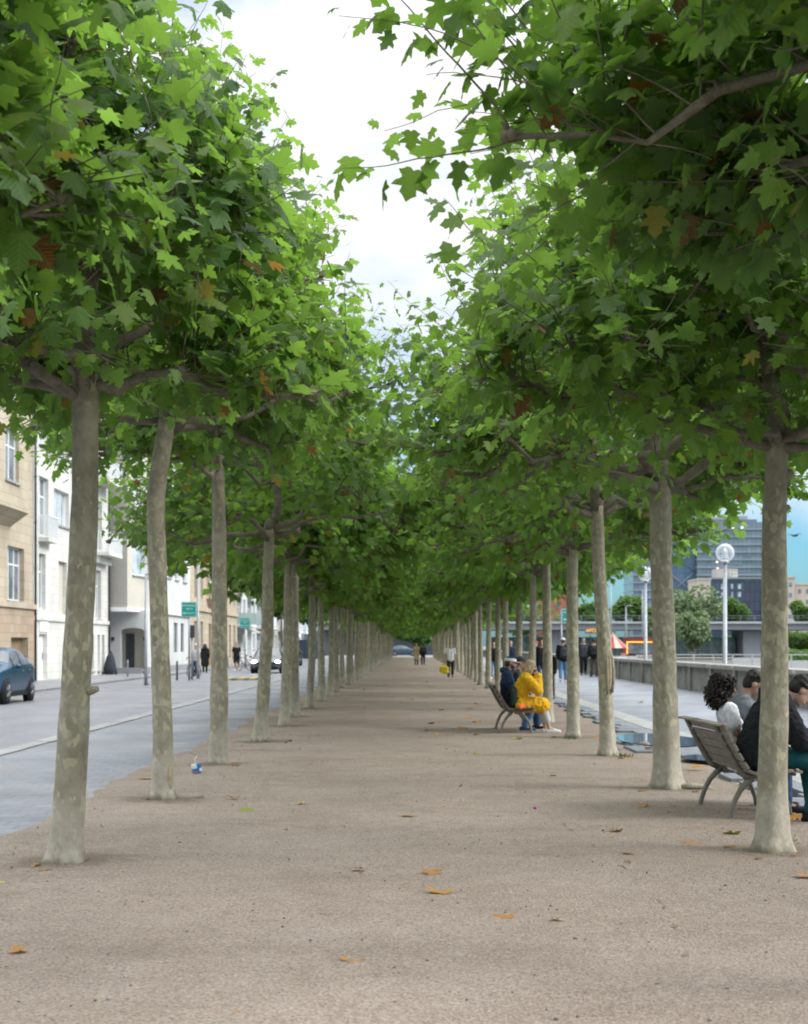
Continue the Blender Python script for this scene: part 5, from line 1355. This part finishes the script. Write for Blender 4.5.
for k in range(5):
    a = xx(669)-bx; b = xx(696)-bx; z = 4+9*k
    q.tube([(a,2.4,z),(b,2.4,z+9)],.18,6); q.tube([(b,2.2,z),(a,2.2,z+9)],.18,6)
q.build('brace',M_steel,t)
tb(722,750,4,20,zt,zz(515),worn('plant_room',(.30,.31,.36),.1,.3),'plant_room'); tb(712,758,2,22,zt-.01,zz(519),M_bridge_dark,'roof_deck')
M_lit = mat('lit_ceiling',(1,.85,.6),.5,0,.5,(1,.8,.5),1.3)
q = MB()
for px,py in ((717,562),(717.5,568),(733,528.5),(742,527.5)): q.box(xx(px-.9)-bx,xx(px+.9)-bx,-.3,-.02,zz(py+.6),zz(py-.6))
q.build('lit_window',M_lit,t)
Y = 480; bx = xx(740); t = empty('office_block',(bx,Y,0),'low dark blue office block with a white number on its roof box','building')
tb(711,787,0,22,-1,zz(579),curtain('office_glass',[(.035,.05,.085),(.06,.08,.13),(.025,.03,.05)],1.6,3.1),'facade')
tb(711,787,-.4,22.4,zz(579)+.003,zz(577.5),M_bridge,'roof_edge')
for a,b in ((721,724),(731,733),(738,741)):
    for z in (zz(589),zz(597)): q = MB(); q.box(xx(a)-bx,xx(b)-bx,-.12,-.02,z,z+1.6); q.build('window',M_panepale,t)
tb(717.5,738.5,1,9,zz(577.5)+.003,zz(568.5),worn('roof_box',(.42,.40,.37),.08,.4),'roof_box')
cu = bpy.data.curves.new('number','FONT'); cu.body = '120'; cu.size = 2.3; cu.extrude = .1; cu.materials.append(M_sgn); so = bpy.data.objects.new('number',cu); C.objects.link(so); so.parent = t; so.rotation_euler = (R(90),0,0); so.location = (xx(729.7)-bx,.85,zz(576.8)); so.scale=(.78,1,1); so = solid(so)
Y = 470
q = MB(); 
def block(name,a,b,py,m,label,Y_):
    global Y; Y = Y_; bx = xx((a+b)/2); t = empty(name,(bx,Y,0),label,'building'); w = (xx(b)-xx(a))/2; h = zz(py)
    q = MB(); q.box(-w,w,0,16,-1,h); q.build('wall',m,t); q = MB(); q.box(-w-.2,w+.2,-.2,16.2,h+.003,h+.5); q.build('parapet',m,t)
    z = h-2.6
    while z > 3:
        u = -w+.8
        while u < w-1: q = MB(); q.box(u,u+1.0,-.06,-.004,z,z+1.3); q.build('window',M_pane,t); u += 2.4
        z -= 3.2
block('beige_block',697.5,710.5,580,worn('beige_render',(.50,.43,.37),.08,.3),'narrow pinkish beige block at the left end of the dark office',468)
block('beige_block',786,795,578,worn('beige_render2',(.47,.41,.36),.08,.3),'slim beige block just right of the foremost right trunk',450)
block('beige_block',795.4,850,585,worn('beige_render3',(.50,.42,.36),.08,.3),'low wide beige block at the right edge of the view',452)
block('brick_building',520,578.5,597,worn('red_brick',(.36,.13,.085),.15,.5),'red brick building with blue windows above the bridge behind the avenue',335)
# bird
Y = 60; t = empty('bird',(X(795,Y),Y,Zh(536,Y)),'small dark bird gliding right of the foremost right trunk','bird',None,.5)
q = MB(); q.tube([(-.16,0,0),(-.10,0,.0),(0,0,.02),(.09,0,.02),(.15,0,.01)],[.01,.03,.05,.04,.008],8)
for s in (-1,1): q.add([(-.05,.03*s,.02),(.06,.03*s,.02),(.03,.22*s,.09),(-.02,.42*s,.05),(-.06,.24*s,.08),(-.05,.03*s,.0),(.06,.03*s,.0),(.03,.22*s,.075),(-.02,.42*s,.045),(-.06,.24*s,.065)],[(0,1,2,4),(4,2,3),(9,7,6,5),(8,7,9),(1,6,7,2),(0,4,9,5),(4,3,8,9),(2,7,8,3)])
recalc(q.build('body',K['darkgrey'],t))

# ------------------------------------------------------------------ cars, bicycles
M_blue = mat('blue_paint',(.035,.09,.165),.25,.35,.6); M_grey = mat('grey_paint',(.14,.15,.17),.25,.4,.6); M_dkp = mat('dark_paint',(.05,.055,.065),.25,.4,.6); M_lb = mat('light_blue_paint',(.045,.08,.115),.4,.2,.4)
make_car((-12.25,43.35,-.012),R(0),'blue parked sport utility car at the left edge of the street',M_blue)
make_car((X(266,88),89.5,-.012),R(1.5),'grey oncoming car with lit headlights behind a left-row trunk',M_grey,True,False)
make_car((X(287,118),120,-.012),R(0),'dark car following the car with lit headlights',M_dkp,False)
make_car((X(404,226),226,-.02),R(90),'light blue car crossing at the far end of the avenue',M_lb,False)
GB = 'bicycles on the far sidewalk'
make_bicycle((X(264.5-20,92),92,.07),R(150),'bicycle standing beside the runner in black',GB,M_darksteel,.08)
make_bicycle((X(194,75),75,.0),R(165),'bicycle ridden by the person in a pale jacket',GB,M_darksteel)

# ------------------------------------------------------------------ benches with their people
b1 = make_bench((2.93,14.62,.014),R(3),'weathered slatted bench with three young people behind the foremost right trunk',M_wood,1.56,(-.57,.57))
b2 = make_bench((1.62,28.55,.014),R(0),'dark slatted bench with the people in navy and yellow',M_woodd,1.85,(-.78,.78))
def on(bench, u, dx=.33): # seat point on a bench: u along it, dx forward of the rear feet
    m = Matrix.Rotation(bench.rotation_euler.z,3,'Z') @ Vector((dx,u,0)); return (bench.location.x+m.x, bench.location.y+m.y, .0)
GP1,GP2 = 'people on the near bench','people on the second bench'
# near bench: far man, woman in the middle, man in the black hoodie nearest
J = seated(-.22,.46,.44,.46,.10,arms=dict(elL=(-.24,.08,.78),wrL=(-.10,.30,.66),elR=(.26,-.05,.80),wrR=(.20,.22,.68)),f=(-.1,1,-.22))
person('young woman with a dark curly bob and white tee shirt on the near bench',on(b1,.10,.275),R(-90),J,K['white'],K['ddenim'],K['black'],('dark','curly'),2,None,True,.98,True,'short','hip','long',group=GP1)
J = seated(.34,.46,.46,.50,.16,arms=dict(elL=(-.26,.32,.72),wrL=(-.12,.54,.64),elR=(.26,.32,.72),wrR=(.08,.54,.64)),head=(0,.12,.13),f=(.1,1,-.6))
person('young man in grey and navy jacket leaning forward at the near bench far end',on(b1,.60,.27),R(-90),J,K['grey'],K['black'],K['black'],('black','tousled'),1,None,True,1.03,False,'long','hip','long',group=GP1,collar=True,bulk=.012)
J = seated(.36,.46,.50,.46,.17,arms=dict(elL=(-.25,.36,.72),wrL=(-.10,.60,.68),elR=(.27,.33,.70),wrR=(.10,.60,.66)),head=(.0,.215,.03),f=(-.05,1,-.95),legs=dict(ankL=(-.16,.55,.09),toeL=(-.17,.72,.035),ankR=(.2,.44,.09),toeR=(.24,.60,.035)))
person('young man in black hooded sweatshirt and teal trousers bent over beside the foremost right trunk',on(b1,-.48,.27),R(-90),J,K['black'],K['teal'],K['black'],('black','tousled'),0,None,True,1.10,False,'long','hip','long',group=GP1,hood=True,bulk=.03)
# second bench
J = seated(.28,.46,.46,.50,.08,arms=dict(elL=(-.21,.38,.80),wrL=(-.08,.36,1.06),elR=(.21,.36,.80),wrR=(.06,.37,1.07),hdL=(.35,-.25,.9),hdR=(-.25,-.2,.95)),head=(0,.09,.155),f=(-.1,1,-.2),legs=dict(ankL=(-.07,.52,.09),toeL=(-.08,.69,.035),ankR=(.09,.58,.09),toeR=(.10,.76,.035)))
person('woman in a bright yellow coat with long fair hair raising her hands to her face',on(b2,-.50,.36),R(-90),J,K['yellow'],K['pale'],K['white'],('fair','long'),0,None,True,1.0,True,'long','knee','calf',group=GP2,skirt=.06,bulk=.034)
J = seated(-.04,.46,.46,.30,.14,arms=dict(elL=(-.25,.06,.74),wrL=(-.06,.30,.66),elR=(.27,.05,.74),wrR=(.08,.30,.68)),head=(0,.07,.16),f=(0,1,-.12))
person('bearded man in a navy jacket and white cap seated beside the yellow coat',on(b2,.12,.22),R(-90),J,K['navy'],K['denim'],K['ddenim'],('brown','short'),0,([K['white'],K['navy']],True),True,1.03,False,'long','hip','long',group=GP2,collar=True,hood=True,bulk=.02,beard='brown')
J = seated(.20,.46,.46,.48,.14,head=(0,.06,.165),f=(0,1,-.15))
person('man in a dark jacket and grey cap at the far end of the second bench',on(b2,.66,.32),R(-90),J,K['darkgrey'],K['ddenim'],K['black'],('brown','short'),0,(K['darkgrey'],True),True,1.03,False,'long','hip','long',group=GP2,collar=True)
# rucksack and orange cloth on the second bench
def rucksack(name, loc, rz, label, m, s=1.0, parent=None, tilt=0):
    t = empty(name,loc,label,'backpack',None,rz); t.scale = (s,)*3; t.rotation_euler = (tilt,0,rz)
    vox('body',[('c',(-.10,0,.10),(.10,0,.10),.095,.095),('c',(-.10,.0,.34),(.10,0,.34),.08,.08),('c',(-.07,0,.42),(.07,0,.42),.06,.06),('c',(-.10,0,.12),(-.10,0,.34),.09,.08),('c',(.10,0,.12),(.10,0,.34),.09,.08),('c',(0,0,.12),(0,0,.36),.10,.09)],m,.016,3,t,.012)
    vox('pocket',[('c',(-.08,-.085,.12),(.08,-.085,.12),.055,.055),('c',(-.08,-.08,.2),(.08,-.08,.2),.045,.045)],m,.016,2,t)
    q = MB()
    for x in (-.09,.09): q.tube([(x,.06,.44),(x*1.2,.13,.36),(x*1.3,.14,.2),(x*1.2,.07,.07)],.018,6)
    q.build('strap',M_rubber,t); return t
rucksack('backpack',(1.90,27.95,.475),R(80),'dark green rucksack leaning on the second bench backrest',cloth('dark_green_cloth',(.03,.045,.04)),.85)
vox('scarf',[('c',(0,-.16,0),(.05,.02,.01),.035,.045),('c',(.05,.02,.01),(.16,.16,0),.045,.03)],cloth('orange_cloth',(.75,.13,.05)),.012,3).location = (1.98,27.72,.50); tag(bpy.data.objects['scarf'],'crumpled orange cloth lying on the second bench seat','cloth')
# ------------------------------------------------------------------ people walking
def at(px, Y): return (X(px,Y), Y)
Y = 75; w1 = person('man in a white tee shirt and black trousers walking up the gravel with yellow bags',(X(450.5,Y),Y,.016),R(180),stand(.14,.05,0,dict(elR=(.27,.0,1.14),wrR=(.30,.06,.90))),K['white'],K['black'],K['black'],('brown','short'),1,None,True,1.0,False,'short')
def bag(loc, label, m, s=1.0, rz=0):
    t = empty('carrier_bag',loc,label,'bag','bags carried on the avenue',rz); t.scale = (s,)*3
    vox('body',[('c',(-.12,0,.08),(.12,0,.08),.085,.085),('c',(-.14,0,.32),(.14,0,.32),.06,.06),('c',(-.12,0,.1),(-.14,0,.32),.075,.055),('c',(.12,0,.1),(.14,0,.32),.075,.055),('c',(0,0,.1),(0,0,.3),.09,.07)],m,.016,2,t,.03)
    q = MB(); q.tube([(-.08,0,.36),(-.06,0,.50),(0,0,.55),(.06,0,.50),(.08,0,.36)],.012,6); q.build('handle',m,t)
M_yb = worn('yellow_bag',(.75,.60,.02),.12,6,.5)
bag((X(442.5,75),74.95,.28),'bright yellow carrier bag held by the man in white, outer one',M_yb,.85,.3); bag((X(445.0,75),74.8,.22),'bright yellow carrier bag held by the man in white, nearest his leg',M_yb,.95,-.4)
Y = 124; person('person in a long beige coat walking away down the avenue',(X(416.5,Y),Y,.016),R(0),stand(.10,.08),K['beige'],K['darkgrey'],K['black'],('fair','short'),0,None,False,1.0,True,'long','knee','long',skirt=.04)
person('person in black with a dark rucksack walking away beside the beige coat',(X(423,Y-.5),Y-.5,.016),R(0),stand(-.12,.08),K['black'],K['black'],K['black'],('dark','short'),0,None,False,.98)
rucksack('backpack',(X(423.4,Y-.5),Y-.72,1.05),0,'dark rucksack on the back of the walker in black',K['darkgrey'],.95)
# river walk
Y = 63; person('man in a black jacket, blue jeans and pale cap walking away on the river walk',(X(563,Y),Y,.09),R(-4),stand(.13,.08),K['black'],K['denim'],K['pale'],('brown','short'),0,(K['pale'],False),False,1.06,False,'long','hip','long',collar=True)
rucksack('backpack',(X(563.5,Y),Y-.24,1.10),0,'flat black rucksack on the back of the man in blue jeans',K['darkgrey'],.95)
Y = 72; person('person in dark clothes with a black rucksack walking by the river wall',(X(594,Y),Y,.12),R(5),stand(-.12,.08),K['black'],K['olive'],K['black'],('black','short'),1,None,False,1.05)
rucksack('backpack',(X(593,Y),Y-.24,1.10),0,'black rucksack with a red patch worn by the river wall',K['black'],1.0)
Y = 76; person('tall person in dark clothes half hidden by the greenish trunk',(X(583.5,Y),Y,.12),R(180),stand(.08),K['darkgrey'],K['black'],K['black'],('dark','short'),1,None,False,1.08)
Y = 60; person('person in a dark coat coming toward the avenue behind the trunks',(X(541.5,Y),Y,.07),R(180),stand(.10),K['black'],K['ddenim'],K['black'],('dark','short'),1,None,False,1.02,False,'long','thigh')
Y = 66; person('person in a red cap and dark jacket between the trunks',(X(536,Y),Y,.07),R(180),stand(.10),K['navy'],K['black'],K['black'],('dark','short'),0,(K['red'],False),False,1.0)
Y = 62; person('person in a dark jacket with a white scarf between the trunks',(X(510.5,Y),Y,.06),R(180),stand(.12),K['navy'],K['ddenim'],K['black'],('grey','short'),0,None,False,1.0,collar=True)
Y = 70; person('person in black with light blue jeans farthest left between the right trunks',(X(493.5,Y),Y,.06),R(180),stand(.12),K['black'],K['denim'],K['white'],('dark','short'),0,None,False,1.0)
Y = 43.5; person('seated-looking dark figure standing just behind the trunk beside the yellow coat',(X(549.5,Y),Y,.05),R(160),stand(.10),K['black'],K['brown'],K['black'],('dark','short'),0,None,False,.86)
bpy.context.view_layer.update()
bpy.data.objects[[o.name for o in bpy.data.objects if o.get('label','').startswith('seated-looking')][0]]['label'] = 'short person in dark clothes just behind the trunk beside the yellow coat'
# street side
Y = 95; person('runner in a black tee shirt and shorts on the far sidewalk',(X(236.5,Y),Y,.0),R(185),stand(.16,.14),K['black'],K['black'],K['white'],('brown','short'),0,None,False,1.03,False,'short','hip','shorts')
Y = 90; person('person in a long black coat walking away on the far sidewalk',(X(205,Y),Y,.0),R(10),stand(.12),K['black'],K['black'],K['black'],('black','long'),1,None,False,.98,True,'long','knee',skirt=.06)
J = stand(.0); J.update(kneeL=V3(-.10,.22,.62),ankL=V3(-.11,.10,.30),toeL=V3(-.11,.26,.27),kneeR=V3(.10,.20,.52),ankR=V3(.11,.06,.14),toeR=V3(.11,.22,.12),elL=V3(-.25,.18,1.22),wrL=V3(-.27,.50,1.02),elR=V3(.25,.18,1.22),wrR=V3(.27,.50,1.02))
Y = 75; person('cyclist in a pale jacket riding on the far sidewalk',(X(194,Y)+.06,Y+.24,.0),R(165),J,K['pale'],K['ddenim'],K['black'],('dark','short'),0,(K['pale'],False),False,.98)
# ------------------------------------------------------------------ litter
t = empty('drink_carton',(X(197.5,19.1),19.1,.02),'crumpled blue and white drink carton with a straw on the gravel','carton',None,.5)
q = MB(); q.box(-.055,.055,-.04,.04,0,.12,0); cb = q.build('body',None or [worn('carton_blue',(.03,.22,.55),.3,25,.4)],t); bevel(cb,.012); cb.rotation_euler = (0,R(-12),0)
q = MB(); q.box(-.058,-.005,-.043,.02,.07,.124); q.box(.02,.058,-.043,.0,.02,.06); b_ = q.build('label_patch',M_white,t); b_.rotation_euler = (0,R(-12),0)
q = MB(); q.box(-.057,-.02,-.044,-.036,.008,.035); b_ = q.build('print_patch',worn('carton_orange',(.6,.15,.04),.2,20),t); b_.rotation_euler = (0,R(-12),0)
q = MB(); q.tube([(-.02,0,.11),(-.03,.02,.18),(.0,.02,.21)],.005,6); q.build('straw',M_white,t)
q = MB(); q.ball((0,0,.012),(.02,.016,.014),8,6); tag(q.build('bottle_cap',mat('magenta_cap',(.5,.02,.22),.4),None,(X(535,2475/(811-645)),2475/(811-645),.02)),'tiny magenta bottle cap on the gravel right of the middle','bottle cap')
for px,py,s,lab in ((644,748,.10,'rounded grey stone lying near the puddle'),(617,751,.06,'small grey stone beside the leaning trunk foot'),):
    Yy = 2475/(py-645); q = MB(); q.ball((0,0,s*.35),(s,s*.7,s*.55),10,7); q.ball((s*.7,s*.2,s*.2),(s*.5,s*.45,s*.35),8,6); tag(q.build('stone',M_conc,None,(X(px,Yy),Yy,.02)),lab,'stone')
Yy = 17.0; q = MB()
q.tube([(3.02,17.0,.02),(3.18,16.95,.05),(3.34,17.02,.03),(3.45,17.0,.0)],[.05,.045,.03,.01],8); tag(q.build('surface_root',M_bark),'gnarled pale root beside the thick trunk foot','root')
# fallen leaves: spot in the photo, colour, size
LEAVES = [(8,887,.82,.24,'large yellow fallen leaf at the left edge beside the foremost left trunk'),(440,895,.1,.17,'orange fallen leaf on the gravel just right of the middle, near the front'),(411,818,.42,.17,'reddish brown fallen leaf in the middle of the gravel'),
 (500,920,.25,.16,'pale orange fallen leaf on open gravel in front of the others'),(352,965,.18,.12,'orange fallen leaf near the bottom of the gravel'),(432,876,.4,.14,'brown curled fallen leaf above the orange one'),(557,923,.78,.08,'small bright yellow fallen leaf right of the pale orange one'),(226,1020,.3,.10,'orange fallen leaf at the bottom edge'),
 (300,806,.8,.13,'bright yellow fallen leaf in the left half of the gravel'),(234,800,.55,.12,'light brown fallen leaf near the blue carton'),(245,813,.97,.15,'green fallen leaf right of the blue carton'),(633,857,.6,.15,'dark brown fallen leaf in front of the near bench'),(735,837,.92,.18,'yellow-green fallen leaf under the near bench'),(697,846,.36,.22,'reddish fallen leaf left of the foremost right trunk'),
 (697,771,.06,.20,'large orange fallen leaf on the slab edge behind the near bench'),(643,809,.1,.14,'orange fallen leaf before the thick right trunk'),(625,760,.12,.18,'orange fallen leaf at the leaning trunk foot'),(475,756,.7,.12,'yellow fallen leaf beside the second bench'),(476,736,.12,.16,'orange fallen leaf left of the second bench'),(467,720,.3,.18,'orange fallen leaf on the gravel beyond the second bench'),
 (617,834,.6,.12,'small brown fallen leaf left of the dark brown one'),(146,780,.15,.2,'orange fallen leaf at the gravel edge by the second left trunk'),(268,737,.8,.2,'yellow fallen leaf at the fourth left trunk foot'),(395,716,.5,.2,'brown fallen leaf in the middle distance'),(360,872,.5,.1,'small brown fallen leaf left of the middle'),(17,956,.3,.1,'tiny orange fallen leaf low at the left'),
 (551,778,.66,.14,'dark fallen leaf in front of the second bench'),(600,739,.1,.2,'orange fallen leaf on the left puddle rim'),(650,752,.08,.2,'orange fallen leaf on the puddle shore between trunks'),(805,880,.36,.12,'reddish fallen leaf at the right edge'),(790,825,.15,.2,'orange fallen leaf under the near bench front leg'),(640,705,.2,.2,'orange fallen leaf on the pale kerb slabs')]
Pl = [leaf_mesh('fallen_leaf',np.array([(0,-.5,0)]),np.array([(0,1.,0)]),np.array([(0,.05,1.)]),np.array([1.]),np.array([0.5]),M_fallen,0) for _ in range(1)]
def fallen(px, py, hue, s, lab, group=None):
    Yy = 2475/(py-645); me = Pl[0].copy(); me.attributes['rnd'].data.foreach_set('value',np.full(len(me.vertices),hue,np.float32))
    co = np.zeros(len(me.vertices)*3,np.float32); me.vertices.foreach_get('co',co); co = co.reshape(-1,3); a = rnd.uniform(.1,.75)
    co[:,2] += a*(co[:,0]**2)*1.1 + .25*rnd.random()*co[:,1]**2; me.vertices.foreach_set('co',co.ravel()); me.update()
    x = X(px,Yy); o = link('fallen_leaf',me,None,(x,Yy,.03 if x < 3.4 else .075)); o.rotation_euler = (rnd.uniform(-.15,.15),rnd.uniform(-.15,.15),rnd.uniform(0,6.28)); o.scale = (s*.85,)*3
    tag(o,lab,'leaf',group)
for q_ in LEAVES: fallen(*q_[:5],group='fallen leaves on the gravel')
for t_ in TREES[:8]:
    for _ in range(4):
        a = rnd.uniform(0,6.28); dd = rnd.uniform(.2,.6); x_ = t_.location.x+dd*math.cos(a); y_ = t_.location.y+dd*math.sin(a)
        fallen(VX+F*x_/y_, VY+2475/y_, rnd.choice((.15,.45,.55,.6)), rnd.uniform(.05,.12), 'dry leaf lying close around a trunk foot', 'dry leaves around the trunk feet')
for i in range(46):
    py = 652+ 90*rnd.random()**1.3; px = VX + (py-VY)*rnd.uniform(-1.9,1.7); fallen(px,py,rnd.choice((.05,.15,.4,.55,.8)),rnd.uniform(.12,.2),'small fallen leaf scattered on the far gravel','fallen leaves scattered far down the walk')
for i in range(14):
    py = 765+ 255*rnd.random(); px = VX + (py-VY)*rnd.uniform(-1.7,1.8)
    if 0 < px < 808: fallen(px,py,rnd.choice((.4,.5,.6,.66)),rnd.uniform(.035,.07),'tiny brown leaf scrap on the gravel','leaf scraps on the gravel')

# ------------------------------------------------------------------ camera, light, sky
sc = bpy.context.scene
cam = bpy.data.cameras.new('camera'); co = bpy.data.objects.new('camera',cam); C.objects.link(co); sc.camera = co
co.location = (0,0,H); co.rotation_euler = (R(90),0,0)
cam.sensor_fit = 'VERTICAL'; cam.sensor_height = 36; cam.sensor_width = 36*808/1024; cam.lens = F/1024*36
cam.shift_x = (404-VX)/1024; cam.shift_y = (VY-512)/1024
cam.clip_start = .05; cam.clip_end = 5000
cam.dof.use_dof = True; cam.dof.focus_distance = 12.5; cam.dof.aperture_fstop = 3.6
SUN_EL, SUN_AZ = 34, 100
su = bpy.data.lights.new('sun','SUN'); su.energy = 1.5; su.angle = R(26); su.color = (1,.97,.92)
so = bpy.data.objects.new('sun',su); C.objects.link(so)
d = Vector((math.cos(R(SUN_EL))*math.sin(R(SUN_AZ)), math.cos(R(SUN_EL))*math.cos(R(SUN_AZ)), math.sin(R(SUN_EL))))
so.rotation_euler = d.to_track_quat('Z','Y').to_euler(); so.location = (0,-20,60)
wd = bpy.data.worlds.new('World'); sc.world = wd; wd.use_nodes = True
class WT(NT):
    def __init__(s): s.t = wd.node_tree; s.b = None
t = WT(); bg = t.t.nodes['Background']; bg.inputs['Strength'].default_value = .15
sky = t.n('ShaderNodeTexSky'); sky.sky_type = 'NISHITA'; sky.sun_disc = False; sky.sun_elevation = R(SUN_EL); sky.sun_rotation = R(SUN_AZ); sky.altitude = 50; sky.ozone_density = 2.0
v = t.coord('Generated'); sp = t.n('ShaderNodeSeparateXYZ'); t.l(v,sp.inputs[0])
n1 = t.noise(t.scale(v,(1,1,2.2)),2.6,8,.58,.3); n2 = t.noise(t.scale(v,(1,1,2.4)),5.5,6,.6)
low = t.mapr(sp.outputs[2],.015,.11)
cov = t.math('ADD',t.math('MULTIPLY',n1,.8),t.math('MULTIPLY',low,.31))
mask = t.mapr(cov,.55,.73)
cl = t.ramp(n2,[(.3,(.80,.88,.96)),(.55,(1,1,1))])
lum = t.math('ADD',t.math('MULTIPLY',t.mapr(sp.outputs[2],.36,.9),11.5),3.65)
lc = t.n('ShaderNodeCombineColor'); [t.l(lum,lc.inputs[i]) for i in range(3)]
clv = t.mix(1.0,cl,lc.outputs[0],'MULTIPLY')
blue = t.mix(1.0,sky.outputs[0],(.25,.46,.62),'MULTIPLY')
t.l(t.mix(mask,blue,clv),bg.inputs['Color'])
sc.view_settings.view_transform = 'Standard'; sc.view_settings.look = 'None'; sc.view_settings.gamma = 1; sc.view_settings.exposure = 1.03
sc.render.engine = 'CYCLES'; cy = sc.cycles
cy.use_denoising = True; cy.max_bounces = 9; cy.diffuse_bounces = 5; cy.glossy_bounces = 3; cy.transmission_bounces = 5; cy.transparent_max_bounces = 10; cy.caustics_reflective = False; cy.caustics_refractive = False
sc.render.film_transparent = False; cy.pixel_filter_type = 'BLACKMAN_HARRIS'; cy.filter_width = 1.9
